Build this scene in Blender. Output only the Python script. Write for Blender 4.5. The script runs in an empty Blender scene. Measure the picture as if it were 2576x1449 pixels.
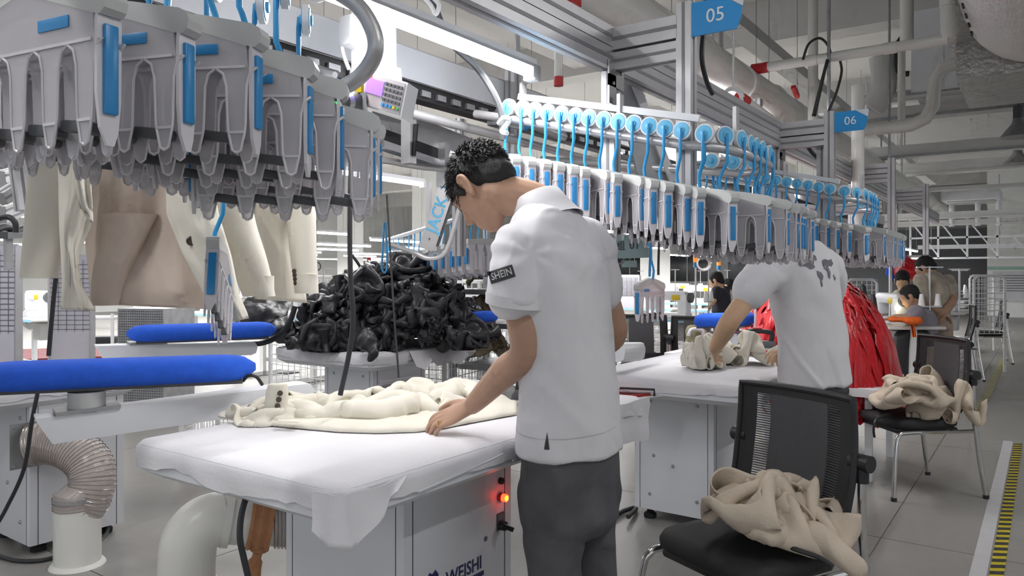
import bpy, bmesh, math, random
import numpy as np
from mathutils import Vector, Matrix, noise
from mathutils.bvhtree import BVHTree
R = math.radians
rnd = random.Random(7)
scene = bpy.context.scene
COL = scene.collection

# ------------------------------------------------------------------ camera, world, light, exposure
FPX, CAMH, YAW = 1900.0, 1.27, R(35.27)          # focal length in pixels of a 2576 px wide frame, lens height, heading
SA, CA = math.sin(YAW), math.cos(YAW)
cam_d = bpy.data.cameras.new('camera'); cam = bpy.data.objects.new('camera', cam_d); COL.objects.link(cam)
cam.location = (0, 0, CAMH); cam.rotation_euler = (R(90), 0, YAW)
cam_d.sensor_width = 36.0; cam_d.lens = 36.0 * FPX / 2576.0; cam_d.shift_y = -34.5 / 2576.0; cam_d.clip_start = .02
scene.camera = cam
world = bpy.data.worlds.new('world'); scene.world = world; world.use_nodes = True
world.node_tree.nodes['Background'].inputs[0].default_value = (.93, .96, 1, 1)
world.node_tree.nodes['Background'].inputs[1].default_value = .62
vs = scene.view_settings
vs.view_transform = 'Standard'; vs.look = 'None'; vs.gamma = 1.0; vs.use_curve_mapping = False; vs.exposure = 0.34
cy = scene.cycles                                  # light-path depth and noise threshold only
cy.max_bounces = 5; cy.diffuse_bounces = 3; cy.glossy_bounces = 2; cy.transmission_bounces = 2; cy.transparent_max_bounces = 10; cy.use_adaptive_sampling = True; cy.adaptive_threshold = .1; cy.adaptive_min_samples = 14; cy.use_denoising = True; cy.caustics_reflective = False; cy.caustics_refractive = False
LAMP_W = 15.0                                      # watts of one 1.2 m tube

def C(xc, d, z): return Vector((xc * CA - d * SA, xc * SA + d * CA, z))   # right, forward, height -> building axes
def at(px, py, d): return C((px - 1288) / FPX * d, d, CAMH - (py - 690) / FPX * d)
def onz(px, py, z): return at(px, py, (CAMH - z) * FPX / (py - 690))

# ------------------------------------------------------------------ materials
MATS = {}
def srgb(h):
    h = h.lstrip('#'); v = [int(h[i:i + 2], 16) / 255 for i in (0, 2, 4)]
    return tuple((c / 12.92 if c <= .04045 else ((c + .055) / 1.055) ** 2.4) for c in v) + (1,)
def mat(name, col, rough=.5, metal=0.0, var=.06, scale=8.0, bump=0.0, bscale=60.0, emit=0.0, alpha=1.0, trans=0.0, coat=0.0, sheen=0.0):
    if name in MATS: return MATS[name]
    m = bpy.data.materials.new(name); m.use_nodes = True; MATS[name] = m
    nt = m.node_tree; b = nt.nodes['Principled BSDF']; L = nt.links
    c = srgb(col)
    tc = nt.nodes.new('ShaderNodeTexCoord'); nz = nt.nodes.new('ShaderNodeTexNoise'); nz.inputs['Scale'].default_value = scale; nz.inputs['Detail'].default_value = 4
    L.new(tc.outputs['Object'], nz.inputs['Vector'])
    rp = nt.nodes.new('ShaderNodeValToRGB'); rp.color_ramp.elements[0].position = .3; rp.color_ramp.elements[1].position = .7
    rp.color_ramp.elements[0].color = tuple(max(0, x * (1 - var)) for x in c[:3]) + (1,)
    rp.color_ramp.elements[1].color = tuple(min(1, x * (1 + var)) for x in c[:3]) + (1,)
    L.new(nz.outputs['Fac'], rp.inputs['Fac']); L.new(rp.outputs['Color'], b.inputs['Base Color'])
    b.inputs['Roughness'].default_value = rough; b.inputs['Metallic'].default_value = metal
    if bump:
        n2 = nt.nodes.new('ShaderNodeTexNoise'); n2.inputs['Scale'].default_value = bscale; n2.inputs['Detail'].default_value = 3
        L.new(tc.outputs['Object'], n2.inputs['Vector'])
        bp = nt.nodes.new('ShaderNodeBump'); bp.inputs['Strength'].default_value = bump; bp.inputs['Distance'].default_value = .01
        L.new(n2.outputs['Fac'], bp.inputs['Height']); L.new(bp.outputs['Normal'], b.inputs['Normal'])
    if emit: b.inputs['Emission Color'].default_value = c; b.inputs['Emission Strength'].default_value = emit
    if alpha < 1: b.inputs['Alpha'].default_value = alpha
    if trans: b.inputs['Transmission Weight'].default_value = trans
    if coat: b.inputs['Coat Weight'].default_value = coat
    if sheen: b.inputs['Sheen Weight'].default_value = sheen
    return m
M = dict(
    alu=mat('brushed_aluminium', '#c3c2c4', .38, .55, .04, 20), alud=mat('aluminium_shadow_slot', '#8d8c8f', .5, .4),
    steel=mat('bare_steel', '#b9b9bb', .3, .85, .05), chrome=mat('chrome', '#cfcfd0', .16, .95, .03), galv=mat('galvanised_steel', '#a5a6a8', .42, .7, .15, 14),
    white=mat('white_enamel', '#eceef2', .38, 0, .02), cab=mat('cabinet_enamel', '#dfe1e6', .42, 0, .025, 3), plast=mat('white_plastic', '#e9e9e8', .4, 0, .02),
    grey=mat('grey_plastic', '#c9cac9', .45, 0, .04), dgrey=mat('dark_grey_plastic', '#55575a', .5), black=mat('black_plastic', '#222326', .45), rubber=mat('black_rubber', '#1f2023', .7),
    bluep=mat('blue_plastic', '#2f8ccb', .32, 0, .05), bluehook=mat('blue_coated_steel', '#3aa0dc', .3, 0, .05, 30), bluedisc=mat('pale_blue_wheel', '#6cc4ef', .35, 0, .05, 15),
    clear=mat('smoky_clear_plastic', '#dcd9de', .28, 0, .03, 20, alpha=.52), clear2=mat('clear_rib_plastic', '#e6e3e8', .3, 0, .03, 20, alpha=.88),
    royal=mat('royal_blue_fabric', '#2a62dc', .95, 0, .07, 30, .12, 400), cloth=mat('white_table_cloth', '#e2e1e5', .9, 0, .02, 6, .12, 90),
    cream=mat('cream_suiting', '#e3ded1', .9, 0, .03, 10, .1, 500), creamsh=mat('beige_lining', '#cdbdb0', .6, 0, .05, 8, .1, 60), beige=mat('beige_cotton', '#cdbfad', .92, 0, .06, 12, .2, 120),
    btn=mat('brown_button', '#4a3f33', .35, 0, .2, 60), skin=mat('skin', '#b48f78', .55, 0, .07, 12, .04, 200), skin2=mat('skin_light', '#d6b08f', .55, 0, .06, 12, .04, 200),
    hair=mat('black_hair', '#1e1c1d', .72, 0, .3, 120, .5, 320), shirt=mat('white_pique_shirt', '#dcdbdf', .9, 0, .015, 8, .1, 420), jeans=mat('dark_grey_denim', '#56565a', .9, 0, .28, 9, .25, 300),
    ink=mat('dark_print', '#3a3b3f', .7), whiteink=mat('white_print', '#f4f4f4', .6), greyink=mat('grey_print', '#77777c', .9, 0, .1, 30),
    sign=mat('sign_blue', '#1a97e0', .4, 0, .02), signw=mat('sign_white', '#dfe6f0', .4), teal=mat('sage_sign', '#7d9192', .55), cyan=mat('cyan_lettering', '#5fc0ee', .5),
    pile=mat('black_nylon', '#2b2b2f', .42, 0, .25, 8, .3, 60), red=mat('red_satin', '#c80d1e', .3, 0, .25, 6, .2, 40, sheen=.3), orange=mat('orange_fabric', '#e8681f', .8, 0, .1),
    floor=None, pvc=mat('white_pvc', '#e6e5df', .3, 0, .02), tape=mat('brown_tape', '#b57f57', .5, 0, .12, 40, .5, 60), hose=mat('clear_ribbed_hose', '#d8cfca', .2, 0, .05, 30, alpha=.55),
    hoserib=mat('hose_wire_rib', '#b3a9a4', .25, .4), cable=mat('black_cable', '#2d2e31', .5), wcable=mat('white_cable', '#dcdcdc', .5), bcable=mat('blue_air_line', '#4a9fd8', .4),
    mesh=mat('charcoal_mesh_fabric', '#4a4a4d', .8, 0, .1, 200), seat=mat('black_seat_fabric', '#2a2a2c', .75, 0, .06, 30, .1, 400), paint=mat('white_painted_concrete', '#ecedeb', .8, 0, .03, 1.5),
    ceil=mat('ceiling_paint', '#d3d2d0', .85, 0, .04, .7), beamw=mat('white_painted_steel', '#d9d9d7', .6, 0, .03, 2), duct=mat('foil_duct_wrap', '#b5b4b2', .3, .55, .12, 12, .8, 25), fabric=mat('white_duct_fabric', '#d8d8d6', .9, 0, .02),
    redcap=mat('red_cap', '#c4282b', .4), brownpal=mat('maroon_plastic', '#6d2a2d', .55, 0, .1), glassd=mat('dark_window_glass', '#1c2528', .12), cartw=mat('white_wire', '#e8e8e8', .5),
    bagm=mat('clear_bag_of_garments', '#a2937b', .25, 0, .5, 7, .6, 18, coat=.4), bagg=mat('olive_garments', '#7c7557', .6, 0, .5, 12, .5, 30), grid=mat('printed_board', '#d8d5e0', .6, 0, .03),
    tube=mat('lit_tube', '#f6f8ff', .5, emit=9.0, var=0), screen=mat('violet_screen', '#8f66ff', .3, emit=.9, var=.02, scale=3), ledr=mat('red_led', '#ff2a12', .3, emit=9.0, var=0), ledy=mat('amber_led', '#ffc21a', .3, emit=7.0, var=0), ledg=mat('green_led', '#19d160', .3, emit=2.5, var=0),
    yel=mat('yellow_paint', '#c9b72f', .6, 0, .15, 30), blk=mat('black_paint', '#3b3b3a', .6, 0, .2, 30), wstrip=mat('white_tape', '#c9c9cb', .5, 0, .05, 10), sky=mat('light_blue_line', '#9fd4ea', .5),
    tee=mat('patterned_tee', '#b5ab9b', .9, 0, .28, 9), khaki=mat('khaki_shorts', '#b7a695', .9), navy=mat('dark_work_shirt', '#34333d', .9), lteal=mat('grey_tee', '#8f8a92', .9), cream2=mat('cream_tee', '#d9d0b4', .9), wood=mat('pale_laminate', '#d5d3d0', .5),
    gold=mat('gold_ring', '#d8b45a', .25, .9), redk=mat('red_iron_rest', '#b8322f', .5, 0, .1, 90), yellow=mat('yellow_plastic', '#e7c81c', .4), amber=mat('amber_lamp', '#e98a2a', .4, emit=.6), foil=mat('foil_pad', '#a9aaa9', .3, .6, .25, 40, .9, 40),
)
def floor_mat():
    m = bpy.data.materials.new('polished_grey_floor'); m.use_nodes = True; nt = m.node_tree; b = nt.nodes['Principled BSDF']; L = nt.links
    tc = nt.nodes.new('ShaderNodeTexCoord')
    n1 = nt.nodes.new('ShaderNodeTexNoise'); n1.inputs['Scale'].default_value = .8; n1.inputs['Detail'].default_value = 6
    n2 = nt.nodes.new('ShaderNodeTexNoise'); n2.inputs['Scale'].default_value = 14; n2.inputs['Detail'].default_value = 8
    L.new(tc.outputs['Object'], n1.inputs['Vector']); L.new(tc.outputs['Object'], n2.inputs['Vector'])
    mx = nt.nodes.new('ShaderNodeMath'); mx.operation = 'ADD'; L.new(n1.outputs['Fac'], mx.inputs[0])
    ml = nt.nodes.new('ShaderNodeMath'); ml.operation = 'MULTIPLY'; ml.inputs[1].default_value = .35; L.new(n2.outputs['Fac'], ml.inputs[0]); L.new(ml.outputs[0], mx.inputs[1])
    rp = nt.nodes.new('ShaderNodeValToRGB'); e = rp.color_ramp.elements; e[0].position = .35; e[0].color = srgb('#8e8c88'); e[1].position = 1.0; e[1].color = srgb('#a19f9b')
    L.new(mx.outputs[0], rp.inputs['Fac']); L.new(rp.outputs['Color'], b.inputs['Base Color'])
    b.inputs['Roughness'].default_value = .36; b.inputs['Specular IOR Level'].default_value = .35
    return m
M['floor'] = floor_mat()

# ------------------------------------------------------------------ mesh builder
class MB:
    def __init__(s): s.v = []; s.f = []
    def add(s, vs_, fs_):
        o = len(s.v); s.v += [Vector(v) for v in vs_]; s.f += [tuple(i + o for i in f) for f in fs_]; return s
    def box(s, c, size, rz=0.0, rx=0.0, ry=0.0):
        c = Vector(c); m = Matrix.Rotation(rz, 3, 'Z') @ Matrix.Rotation(ry, 3, 'Y') @ Matrix.Rotation(rx, 3, 'X'); x, y, z = (k / 2 for k in size)
        vs_ = [c + m @ Vector((a * x, b * y, d * z)) for a in (-1, 1) for b in (-1, 1) for d in (-1, 1)]
        return s.add(vs_, [(0, 1, 3, 2), (4, 6, 7, 5), (0, 4, 5, 1), (2, 3, 7, 6), (0, 2, 6, 4), (1, 5, 7, 3)])
    def b2(s, lo, hi): return s.box([(a + b) / 2 for a, b in zip(lo, hi)], [abs(b - a) for a, b in zip(lo, hi)])
    def rbox(s, c, size, r=.01, rz=0.0, seg=2, rx=0.0, ry=0.0):
        bm = bmesh.new(); bmesh.ops.create_cube(bm, size=1); bmesh.ops.scale(bm, vec=size, verts=bm.verts)
        bmesh.ops.bevel(bm, geom=bm.edges, offset=min(r, min(size) * .49), segments=seg, affect='EDGES', profile=.5)
        bmesh.ops.transform(bm, matrix=Matrix.Translation(Vector(c)) @ (Matrix.Rotation(rz, 3, 'Z') @ Matrix.Rotation(ry, 3, 'Y') @ Matrix.Rotation(rx, 3, 'X')).to_4x4(), verts=bm.verts)
        bm.verts.index_update(); s.add([v.co.copy() for v in bm.verts], [[v.index for v in f.verts] for f in bm.faces]); bm.free(); return s
    def bar(s, p0, p1, w, h, up=(0, 0, 1)):
        p0, p1 = Vector(p0), Vector(p1); d = (p1 - p0).normalized(); u = Vector(up)
        if abs(d.dot(u)) > .98: u = Vector((0, 1, 0))
        x = d.cross(u).normalized(); y = x.cross(d).normalized()
        vs_ = [p + x * (a * w / 2) + y * (b * h / 2) for p in (p0, p1) for a, b in ((-1, -1), (1, -1), (1, 1), (-1, 1))]
        return s.add(vs_, [(3, 2, 1, 0), (4, 5, 6, 7), (0, 1, 5, 4), (1, 2, 6, 5), (2, 3, 7, 6), (3, 0, 4, 7)])
    def ring(s, c, x, y, n): return [Vector(c) + x * math.cos(2 * math.pi * i / n) + y * math.sin(2 * math.pi * i / n) for i in range(n)]
    def loft(s, rings, cap=True):
        n = len(rings[0]); vs_ = [v for r in rings for v in r]; fs_ = []
        for k in range(len(rings) - 1):
            for i in range(n):
                j = (i + 1) % n; fs_.append((k * n + i, k * n + j, (k + 1) * n + j, (k + 1) * n + i))
        if cap: fs_.append(tuple(range(n - 1, -1, -1))); o = (len(rings) - 1) * n; fs_.append(tuple(o + i for i in range(n)))
        return s.add(vs_, fs_)
    def cyl(s, p0, p1, r0, r1=None, n=14, cap=True):
        p0, p1 = Vector(p0), Vector(p1); r1 = r0 if r1 is None else r1; d = (p1 - p0).normalized()
        x = d.cross(Vector((0, 0, 1)) if abs(d.z) < .95 else Vector((1, 0, 0))).normalized(); y = d.cross(x).normalized()
        return s.loft([s.ring(p0, x * r0, y * r0, n), s.ring(p1, x * r1, y * r1, n)], cap)
    def tube(s, pts, r, n=10, cap=True, smooth=0):
        pts = [Vector(p) for p in pts]
        if smooth: pts = spline(pts, smooth)
        rr = r if isinstance(r, (list, tuple)) else [r] * len(pts)
        if len(rr) != len(pts): rr = [rr[min(len(rr) - 1, int(i * len(rr) / len(pts)))] for i in range(len(pts))]
        t0 = (pts[1] - pts[0]).normalized(); x = t0.cross(Vector((0, 0, 1)) if abs(t0.z) < .95 else Vector((1, 0, 0))).normalized(); rings = []
        for i, p in enumerate(pts):
            t = (pts[min(i + 1, len(pts) - 1)] - pts[max(i - 1, 0)]).normalized()
            x = (x - t * x.dot(t)).normalized(); y = t.cross(x).normalized(); rings.append(s.ring(p, x * rr[i], y * rr[i], n))
        return s.loft(rings, cap)
    def prism(s, poly, o, ux, uy, th):
        """polygon (2D list) in the frame o + a*ux + b*uy, thickness th along ux x uy, centred"""
        ux, uy = Vector(ux), Vector(uy); nn = ux.cross(uy).normalized() * (th / 2); n = len(poly); o = Vector(o)
        a = [o + ux * p[0] + uy * p[1] - nn for p in poly]; b = [q + nn * 2 for q in a]
        return s.add(a + b, [tuple(range(n - 1, -1, -1)), tuple(range(n, 2 * n))] + [(i, (i + 1) % n, n + (i + 1) % n, n + i) for i in range(n)])
    def lathe(s, prof, c, axis=(0, 0, 1), n=20):
        a = Vector(axis).normalized(); x = a.cross(Vector((0, 0, 1)) if abs(a.z) < .95 else Vector((1, 0, 0))).normalized(); y = a.cross(x).normalized(); c = Vector(c)
        return s.loft([s.ring(c + a * h, x * max(r, 1e-4), y * max(r, 1e-4), n) for r, h in prof])
    def ball(s, c, r, n=12, m=8):
        c = Vector(c); r = Vector((r, r, r)) if not isinstance(r, (tuple, list, Vector)) else Vector(r); rings = []
        for k in range(1, m): t = math.pi * k / m; rings.append([c + Vector((r.x * math.sin(t) * math.cos(2 * math.pi * i / n), r.y * math.sin(t) * math.sin(2 * math.pi * i / n), -r.z * math.cos(t))) for i in range(n)])
        return s.loft(rings)
    def grid(s, rows):
        h, w = len(rows), len(rows[0])
        return s.add([v for r in rows for v in r], [(j * w + i, j * w + i + 1, (j + 1) * w + i + 1, (j + 1) * w + i) for j in range(h - 1) for i in range(w - 1)])
    def sheet(s, rows, th):
        """grid of points given real thickness"""
        h, w = len(rows), len(rows[0]); P = np.array([[list(v) for v in r] for r in rows]); du = np.gradient(P, axis=1); dv = np.gradient(P, axis=0)
        nn = np.cross(du, dv); nn /= (np.linalg.norm(nn, axis=2, keepdims=True) + 1e-9); A = P + nn * th / 2; B = P - nn * th / 2; o = len(s.v)
        s.v += [Vector(v) for v in A.reshape(-1, 3)] + [Vector(v) for v in B.reshape(-1, 3)]; N = h * w; g = lambda j, i: o + j * w + i
        for j in range(h - 1):
            for i in range(w - 1):
                s.f.append((g(j, i), g(j, i + 1), g(j + 1, i + 1), g(j + 1, i))); s.f.append((N + g(j, i), N + g(j + 1, i), N + g(j + 1, i + 1), N + g(j, i + 1)))
        edge = [(0, i) for i in range(w)] + [(j, w - 1) for j in range(1, h)] + [(h - 1, i) for i in range(w - 2, -1, -1)] + [(j, 0) for j in range(h - 2, 0, -1)]
        for a, b in zip(edge, edge[1:] + edge[:1]): s.f.append((g(*b), g(*a), N + g(*a), N + g(*b)))
        return s
    def merge(s, o): return s.add(o.v, o.f)
def spline(pts, k):
    pts = [Vector(p) for p in pts]; out = []; n = len(pts)
    for i in range(n - 1):
        a, b, c, d = pts[max(i - 1, 0)], pts[i], pts[i + 1], pts[min(i + 2, n - 1)]
        for q in range(k):
            t = q / k; out.append(.5 * ((2 * b) + (c - a) * t + (2 * a - 5 * b + 4 * c - d) * t * t + (3 * b - a - 3 * c + d) * t ** 3))
    out.append(pts[-1]); return out

# ------------------------------------------------------------------ objects
def pmat(p): return Matrix.Translation(p.location) @ p.rotation_euler.to_matrix().to_4x4() @ Matrix.Diagonal(p.scale).to_4x4()
def wmat(p):
    m = Matrix.Identity(4)
    while p: m = pmat(p) @ m; p = p.parent
    return m
def mesh_of(mb, name, smooth=False, ang=40):
    me = bpy.data.meshes.new(name); me.from_pydata([tuple(v) for v in mb.v], [], mb.f); me.validate(); me.update()
    fixn(me)
    if smooth: shade(me, ang)
    return me
def fixn(me):
    bm = bmesh.new(); bm.from_mesh(me); bmesh.ops.recalc_face_normals(bm, faces=bm.faces); bm.to_mesh(me); bm.free()
def shade(me, ang=40):
    me.polygons.foreach_set('use_smooth', [True] * len(me.polygons))
    if ang < 179:
        try: me.set_sharp_from_angle(angle=R(ang))
        except Exception: pass
def part(name, mb, m, parent=None, smooth=True, w=True, label=None, loc=None, ang=40):
    """one mesh object; mb in building axes when w (moved into the parent's frame), else in the parent's own axes"""
    me = mb if isinstance(mb, bpy.types.Mesh) else None
    if me is None:
        if w and parent is not None:
            inv = wmat(parent).inverted(); mb2 = MB(); mb2.v = [inv @ v for v in mb.v]; mb2.f = mb.f; mb = mb2
        elif w and loc is not None:
            mb2 = MB(); mb2.v = [v - Vector(loc) for v in mb.v]; mb2.f = mb.f; mb = mb2
        me = mesh_of(mb, name, smooth, ang)
    elif w and parent is not None: me.transform(wmat(parent).inverted())
    elif w and loc is not None: me.transform(Matrix.Translation(-Vector(loc)))
    o = bpy.data.objects.new(name, me); COL.objects.link(o)
    if m is not None and not me.materials: me.materials.append(M[m] if isinstance(m, str) else m)
    if parent is not None: o.parent = parent
    elif loc is not None: o.location = loc
    if label: o['label'] = label
    return o
def thing(name, label, cat, loc=(0, 0, 0), rz=0.0, group=None):
    o = bpy.data.objects.new(name, None); COL.objects.link(o); o.location = loc; o.rotation_euler = (0, 0, rz); o.empty_display_size = .1
    o['label'] = label; o['category'] = cat
    if group: o['group'] = group
    return o
def tag(o, label, cat, group=None, kind=None):
    o['label'] = label; o['category'] = cat
    if group: o['group'] = group
    if kind: o['kind'] = kind
    return o
def struct(name, mb, m, smooth=False, label=None):
    o = part(name, mb, m, smooth=smooth); o['kind'] = 'structure'
    if label: o['label'] = label
    return o
def base(mb):
    """lowest point under the middle of a shape, for the origin of a one-mesh thing"""
    P = np.array([list(v.co) for v in mb.vertices] if isinstance(mb, bpy.types.Mesh) else [list(v) for v in mb.v]); return (float((P[:, 0].min() + P[:, 0].max()) / 2), float((P[:, 1].min() + P[:, 1].max()) / 2), float(P[:, 2].min()))
def single(name, mb, m, label, cat, group=None, smooth=True, kind=None, ang=40):
    o = part(name, mb, m, None, smooth, True, loc=base(mb), ang=ang); return tag(o, label, cat, group, kind)
def dup(root, loc, rz=0.0, label=None, group=None, scale=None):
    r = root.copy(); COL.objects.link(r); r.location = loc; r.rotation_euler = (0, 0, rz)
    if scale: r.scale = scale
    if label: r['label'] = label
    if group: r['group'] = group
    for ch in list(root.children):
        c = ch.copy(); COL.objects.link(c); c.parent = r
        for g in list(ch.children): d = g.copy(); COL.objects.link(d); d.parent = c
    return r
def fuse(mb, vox=.006, smooth=6, disp=None, dec=None, fac=.5):
    """melt a set of overlapping lofts into one continuous skin"""
    me = bpy.data.meshes.new('t'); me.from_pydata([tuple(v) for v in mb.v], [], mb.f); me.update(); fixn(me)
    o = bpy.data.objects.new('t', me); COL.objects.link(o)
    r = o.modifiers.new('r', 'REMESH'); r.mode = 'VOXEL'; r.voxel_size = vox
    if smooth: q = o.modifiers.new('s', 'SMOOTH'); q.factor = fac; q.iterations = smooth
    if dec: q = o.modifiers.new('d', 'DECIMATE'); q.ratio = dec
    dg = bpy.context.evaluated_depsgraph_get(); ev = o.evaluated_get(dg); out = bpy.data.meshes.new_from_object(ev)
    bpy.data.objects.remove(o); bpy.data.meshes.remove(me)
    if disp: displace(out, disp)
    shade(out, 180); return out
def displace(me, fn):
    me.update(); n = len(me.vertices); nr = [v.normal.copy() for v in me.vertices]
    for i, v in enumerate(me.vertices): v.co = v.co + nr[i] * fn(v.co, nr[i])
    me.update()
def ridge(p, s, seed=0.0):
    """sharp cloth-like fold field"""
    q = Vector((p[0] * s + seed, p[1] * s + seed * 1.7, p[2] * s - seed)); w = noise.noise_vector(q * .6) * .9
    return 1 - math.sqrt(noise.noise(q + w) ** 2 + .003) * 2.2
def text_mesh(txt, size, depth=.001, bold=False):
    cu = bpy.data.curves.new('txt', 'FONT'); cu.body = txt; cu.size = size; cu.extrude = depth; cu.align_x = 'CENTER'; cu.align_y = 'CENTER'
    if bold: cu.offset = size * .015
    cu.resolution_u = 3
    o = bpy.data.objects.new('txt', cu); COL.objects.link(o); dg = bpy.context.evaluated_depsgraph_get(); me = bpy.data.meshes.new_from_object(o.evaluated_get(dg)); bpy.data.objects.remove(o)
    mb = MB(); mb.v = [v.co.copy() for v in me.vertices]; mb.f = [tuple(p.vertices) for p in me.polygons]; return mb
def place_text(txt, size, o, ux, uy, depth=.001, bold=False, sx=1.0):
    mb = text_mesh(txt, size, depth, bold); ux, uy = Vector(ux).normalized(), Vector(uy).normalized(); nn = ux.cross(uy)
    mb.v = [Vector(o) + ux * (v.x * sx) + uy * v.y + nn * v.z for v in mb.v]; return mb
ORD = ['first', 'second', 'third', 'fourth', 'fifth', 'sixth', 'seventh', 'eighth', 'ninth', 'tenth', 'eleventh', 'twelfth', 'thirteenth', 'fourteenth', 'fifteenth', 'sixteenth', 'seventeenth', 'eighteenth', 'nineteenth', 'twentieth', 'twenty-first', 'twenty-second', 'twenty-third', 'twenty-fourth', 'twenty-fifth', 'twenty-sixth']
RX, FW, UP = Vector((CA, SA, 0)), Vector((-SA, CA, 0)), Vector((0, 0, 1))

# ================================================================== the setting
def toX(p, px):
    """how far along +X from p until it shows at column px"""
    xc, d = p.x * CA + p.y * SA, -p.x * SA + p.y * CA; k = (px - 1288) / FPX
    return (k * d - xc) / (CA + k * SA)
def toY(p, px):
    xc, d = p.x * CA + p.y * SA, -p.x * SA + p.y * CA; k = (px - 1288) / FPX
    return (k * d - xc) / (SA - k * CA)
ZC = 4.8; BY, BX = (-1.5, 5.2, 10.0, 14.9, 19.8, 24.4, 29.2), (-14.5, -5.6, 3.2)
fl = struct('floor', MB().b2((-32, -8, -.12), (14, 36, -.004)), 'alud', label='grey polished concrete slab floor')
sl = MB().box((0, 0, -.01), (2.394, 2.394, .02)); slme = mesh_of(sl, 'slab'); slme.materials.append(M['floor'])
for i in range(-8, 4):
    for j in range(-1, 9):
        o = bpy.data.objects.new('slab', slme); COL.objects.link(o); o.parent = fl; o.location = (i * 2.4 + .55, j * 2.4 + .4, 0)
bigf = MB()
for lo, hi in (((-32, -8), (-19.85, 36)), ((8.95, -8), (14, 36)), ((-19.85, 20.8), (8.95, 36)), ((-19.85, -8), (8.95, -3.2))): bigf.b2((lo[0], lo[1], -.02), (hi[0], hi[1], 0))
part('slab_field', bigf, 'floor', fl, smooth=False)
ce = struct('ceiling', MB().b2((-32, -8, ZC), (14, 36, ZC + .2)), 'ceil', label='pale grey painted concrete ceiling')
for k, y in enumerate((-1.5, 5.2, 10.0, 14.9, 19.8, 24.4, 29.2)): part('beam', MB().b2((-32, y - .2, 4.25), (14, y + .2, ZC)), 'ceil', ce, smooth=False)
for x in (-14.5, -5.6, 3.2): part('beam', MB().b2((x - .18, -8, 4.35), (x + .18, 36, ZC)), 'ceil', ce, smooth=False)
wb = struct('wall_back', MB().b2((-32, 33, 0), (14, 33.3, ZC)), 'paint', label='far white factory wall with dark windows')
for k, x in enumerate([-29 + 2.9 * i for i in range(10)]):
    f = part('window_frame', MB().b2((x, 32.93, .9), (x + 2.1, 33.0, 2.25)), 'white', wb, smooth=False)
    part('pane', MB().b2((x + .06, 32.915, .95), (x + 1.02, 32.935, 2.2)), 'glassd', f, smooth=False); part('pane', MB().b2((x + 1.08, 32.915, .95), (x + 2.04, 32.935, 2.2)), 'glassd', f, smooth=False)
struct('wall_left', MB().b2((-26.3, -8, 0), (-26, 33, ZC)), 'paint', label='white side wall far to the left')
wr = struct('wall_aisle', MB().b2((-1.45, 26.8, 0), (9, 27.1, ZC)), 'paint', label='white end wall of the aisle with a green stripe')
part('stripe', MB().b2((-1.45, 26.785, 1.40), (9, 26.8, 1.50)), mat('mint_stripe', '#9fc2b6', .6), wr, smooth=False)
part('notice_panel', MB().b2((-1.3, 26.775, .45), (1.6, 26.8, 1.36)), mat('notice_grey', '#cfd0d4', .5), wr, smooth=False)
for k in range(7): part('notice_line', MB().b2((-1.15, 26.765, 1.22 - k * .075), (-.2 - (k % 3) * .12, 26.777, 1.245 - k * .075)), 'greyink', wr, smooth=False)
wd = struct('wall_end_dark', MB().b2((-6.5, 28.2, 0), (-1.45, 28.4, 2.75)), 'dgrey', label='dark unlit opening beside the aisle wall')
# round white columns / square piers of the hall
for i, (x, y, s) in enumerate([(-8.9, 19.5, .62), (-5.4, 22.0, .55), (-13.5, 15.2, .6), (-17.5, 9.8, .6), (-19.0, 17.5, .6), (-12.2, 26.5, .6)]):
    o = struct('column', MB().b2((x - s / 2, y - s / 2, 0), (x + s / 2, y + s / 2, ZC)), 'paint', label='square white concrete column')

# ================================================================== aluminium frame of the hanger conveyor
def prof(p0, p1, w, h, name, parent):
    """extruded slotted aluminium profile"""
    p0, p1 = Vector(p0), Vector(p1); d = (p1 - p0).normalized(); up = UP if abs(d.z) < .9 else Vector((0, 1, 0)); x = d.cross(up).normalized(); y = x.cross(d).normalized()
    mb = MB().bar(p0, p1, w, h, up); o = part(name, mb, 'alu', parent, smooth=False)
    s = MB()
    for sx in (-1, 1):
        for q in ((-.25, .25) if h > w * 1.4 else (0,)): s.bar(p0 + x * sx * (w / 2) + y * q * h, p1 + x * sx * (w / 2) + y * q * h, .003, min(w, h) * .2, up)
    for sy in (-1, 1): s.bar(p0 + y * sy * (h / 2), p1 + y * sy * (h / 2), min(w, h) * .2, .003, up)
    part('slot', s, 'alud', o, smooth=False); return o
XB, XB2 = -1.243, -1.95
mf = thing('overhead_conveyor', 'long aluminium overhead beam with posts running past the 05 and 06 signs', 'conveyor', (XB, 2.3, 1.5))
prof((XB, -1.0, 2.085), (XB, 12.0, 2.085), .06, .07, 'top_beam', mf); prof((XB, -1.0, 2.012), (XB, 12.0, 2.012), .06, .07, 'bottom_beam', mf)
for k, y in enumerate((2.278, 4.278, 6.278, 8.278)):
    prof((XB + .03, y + .06, 2.075), (-.98, y + .06, 2.075), .06, .075, 'cross_beam', mf); prof((XB + .03, y + .06, 2.0), (-.98, y + .06, 2.0), .05, .06, 'cross_beam', mf)
    prof((-.957, y + .06, 1.46), (-.957, y + .06, 2.15), .05, .055, 'post', mf); prof((XB + .005, y + .07, 1.5), (XB + .005, y + .07, 1.975), .05, .05, 'post', mf)
    part('corner_plate', MB().box((XB + .035, y + .05, 1.955), (.006, .11, .09)).box((XB + .035, y + .02, 1.9), (.006, .05, .1)), 'steel', mf, smooth=False)
    b = MB()
    for dy, dz in ((.03, 1.965), (.08, 1.965), (.02, 1.92)): b.cyl((XB + .036, y + dy, dz), (XB + .044, y + dy, dz), .006, n=8)
    part('bolt', b, 'steel', mf)
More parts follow.
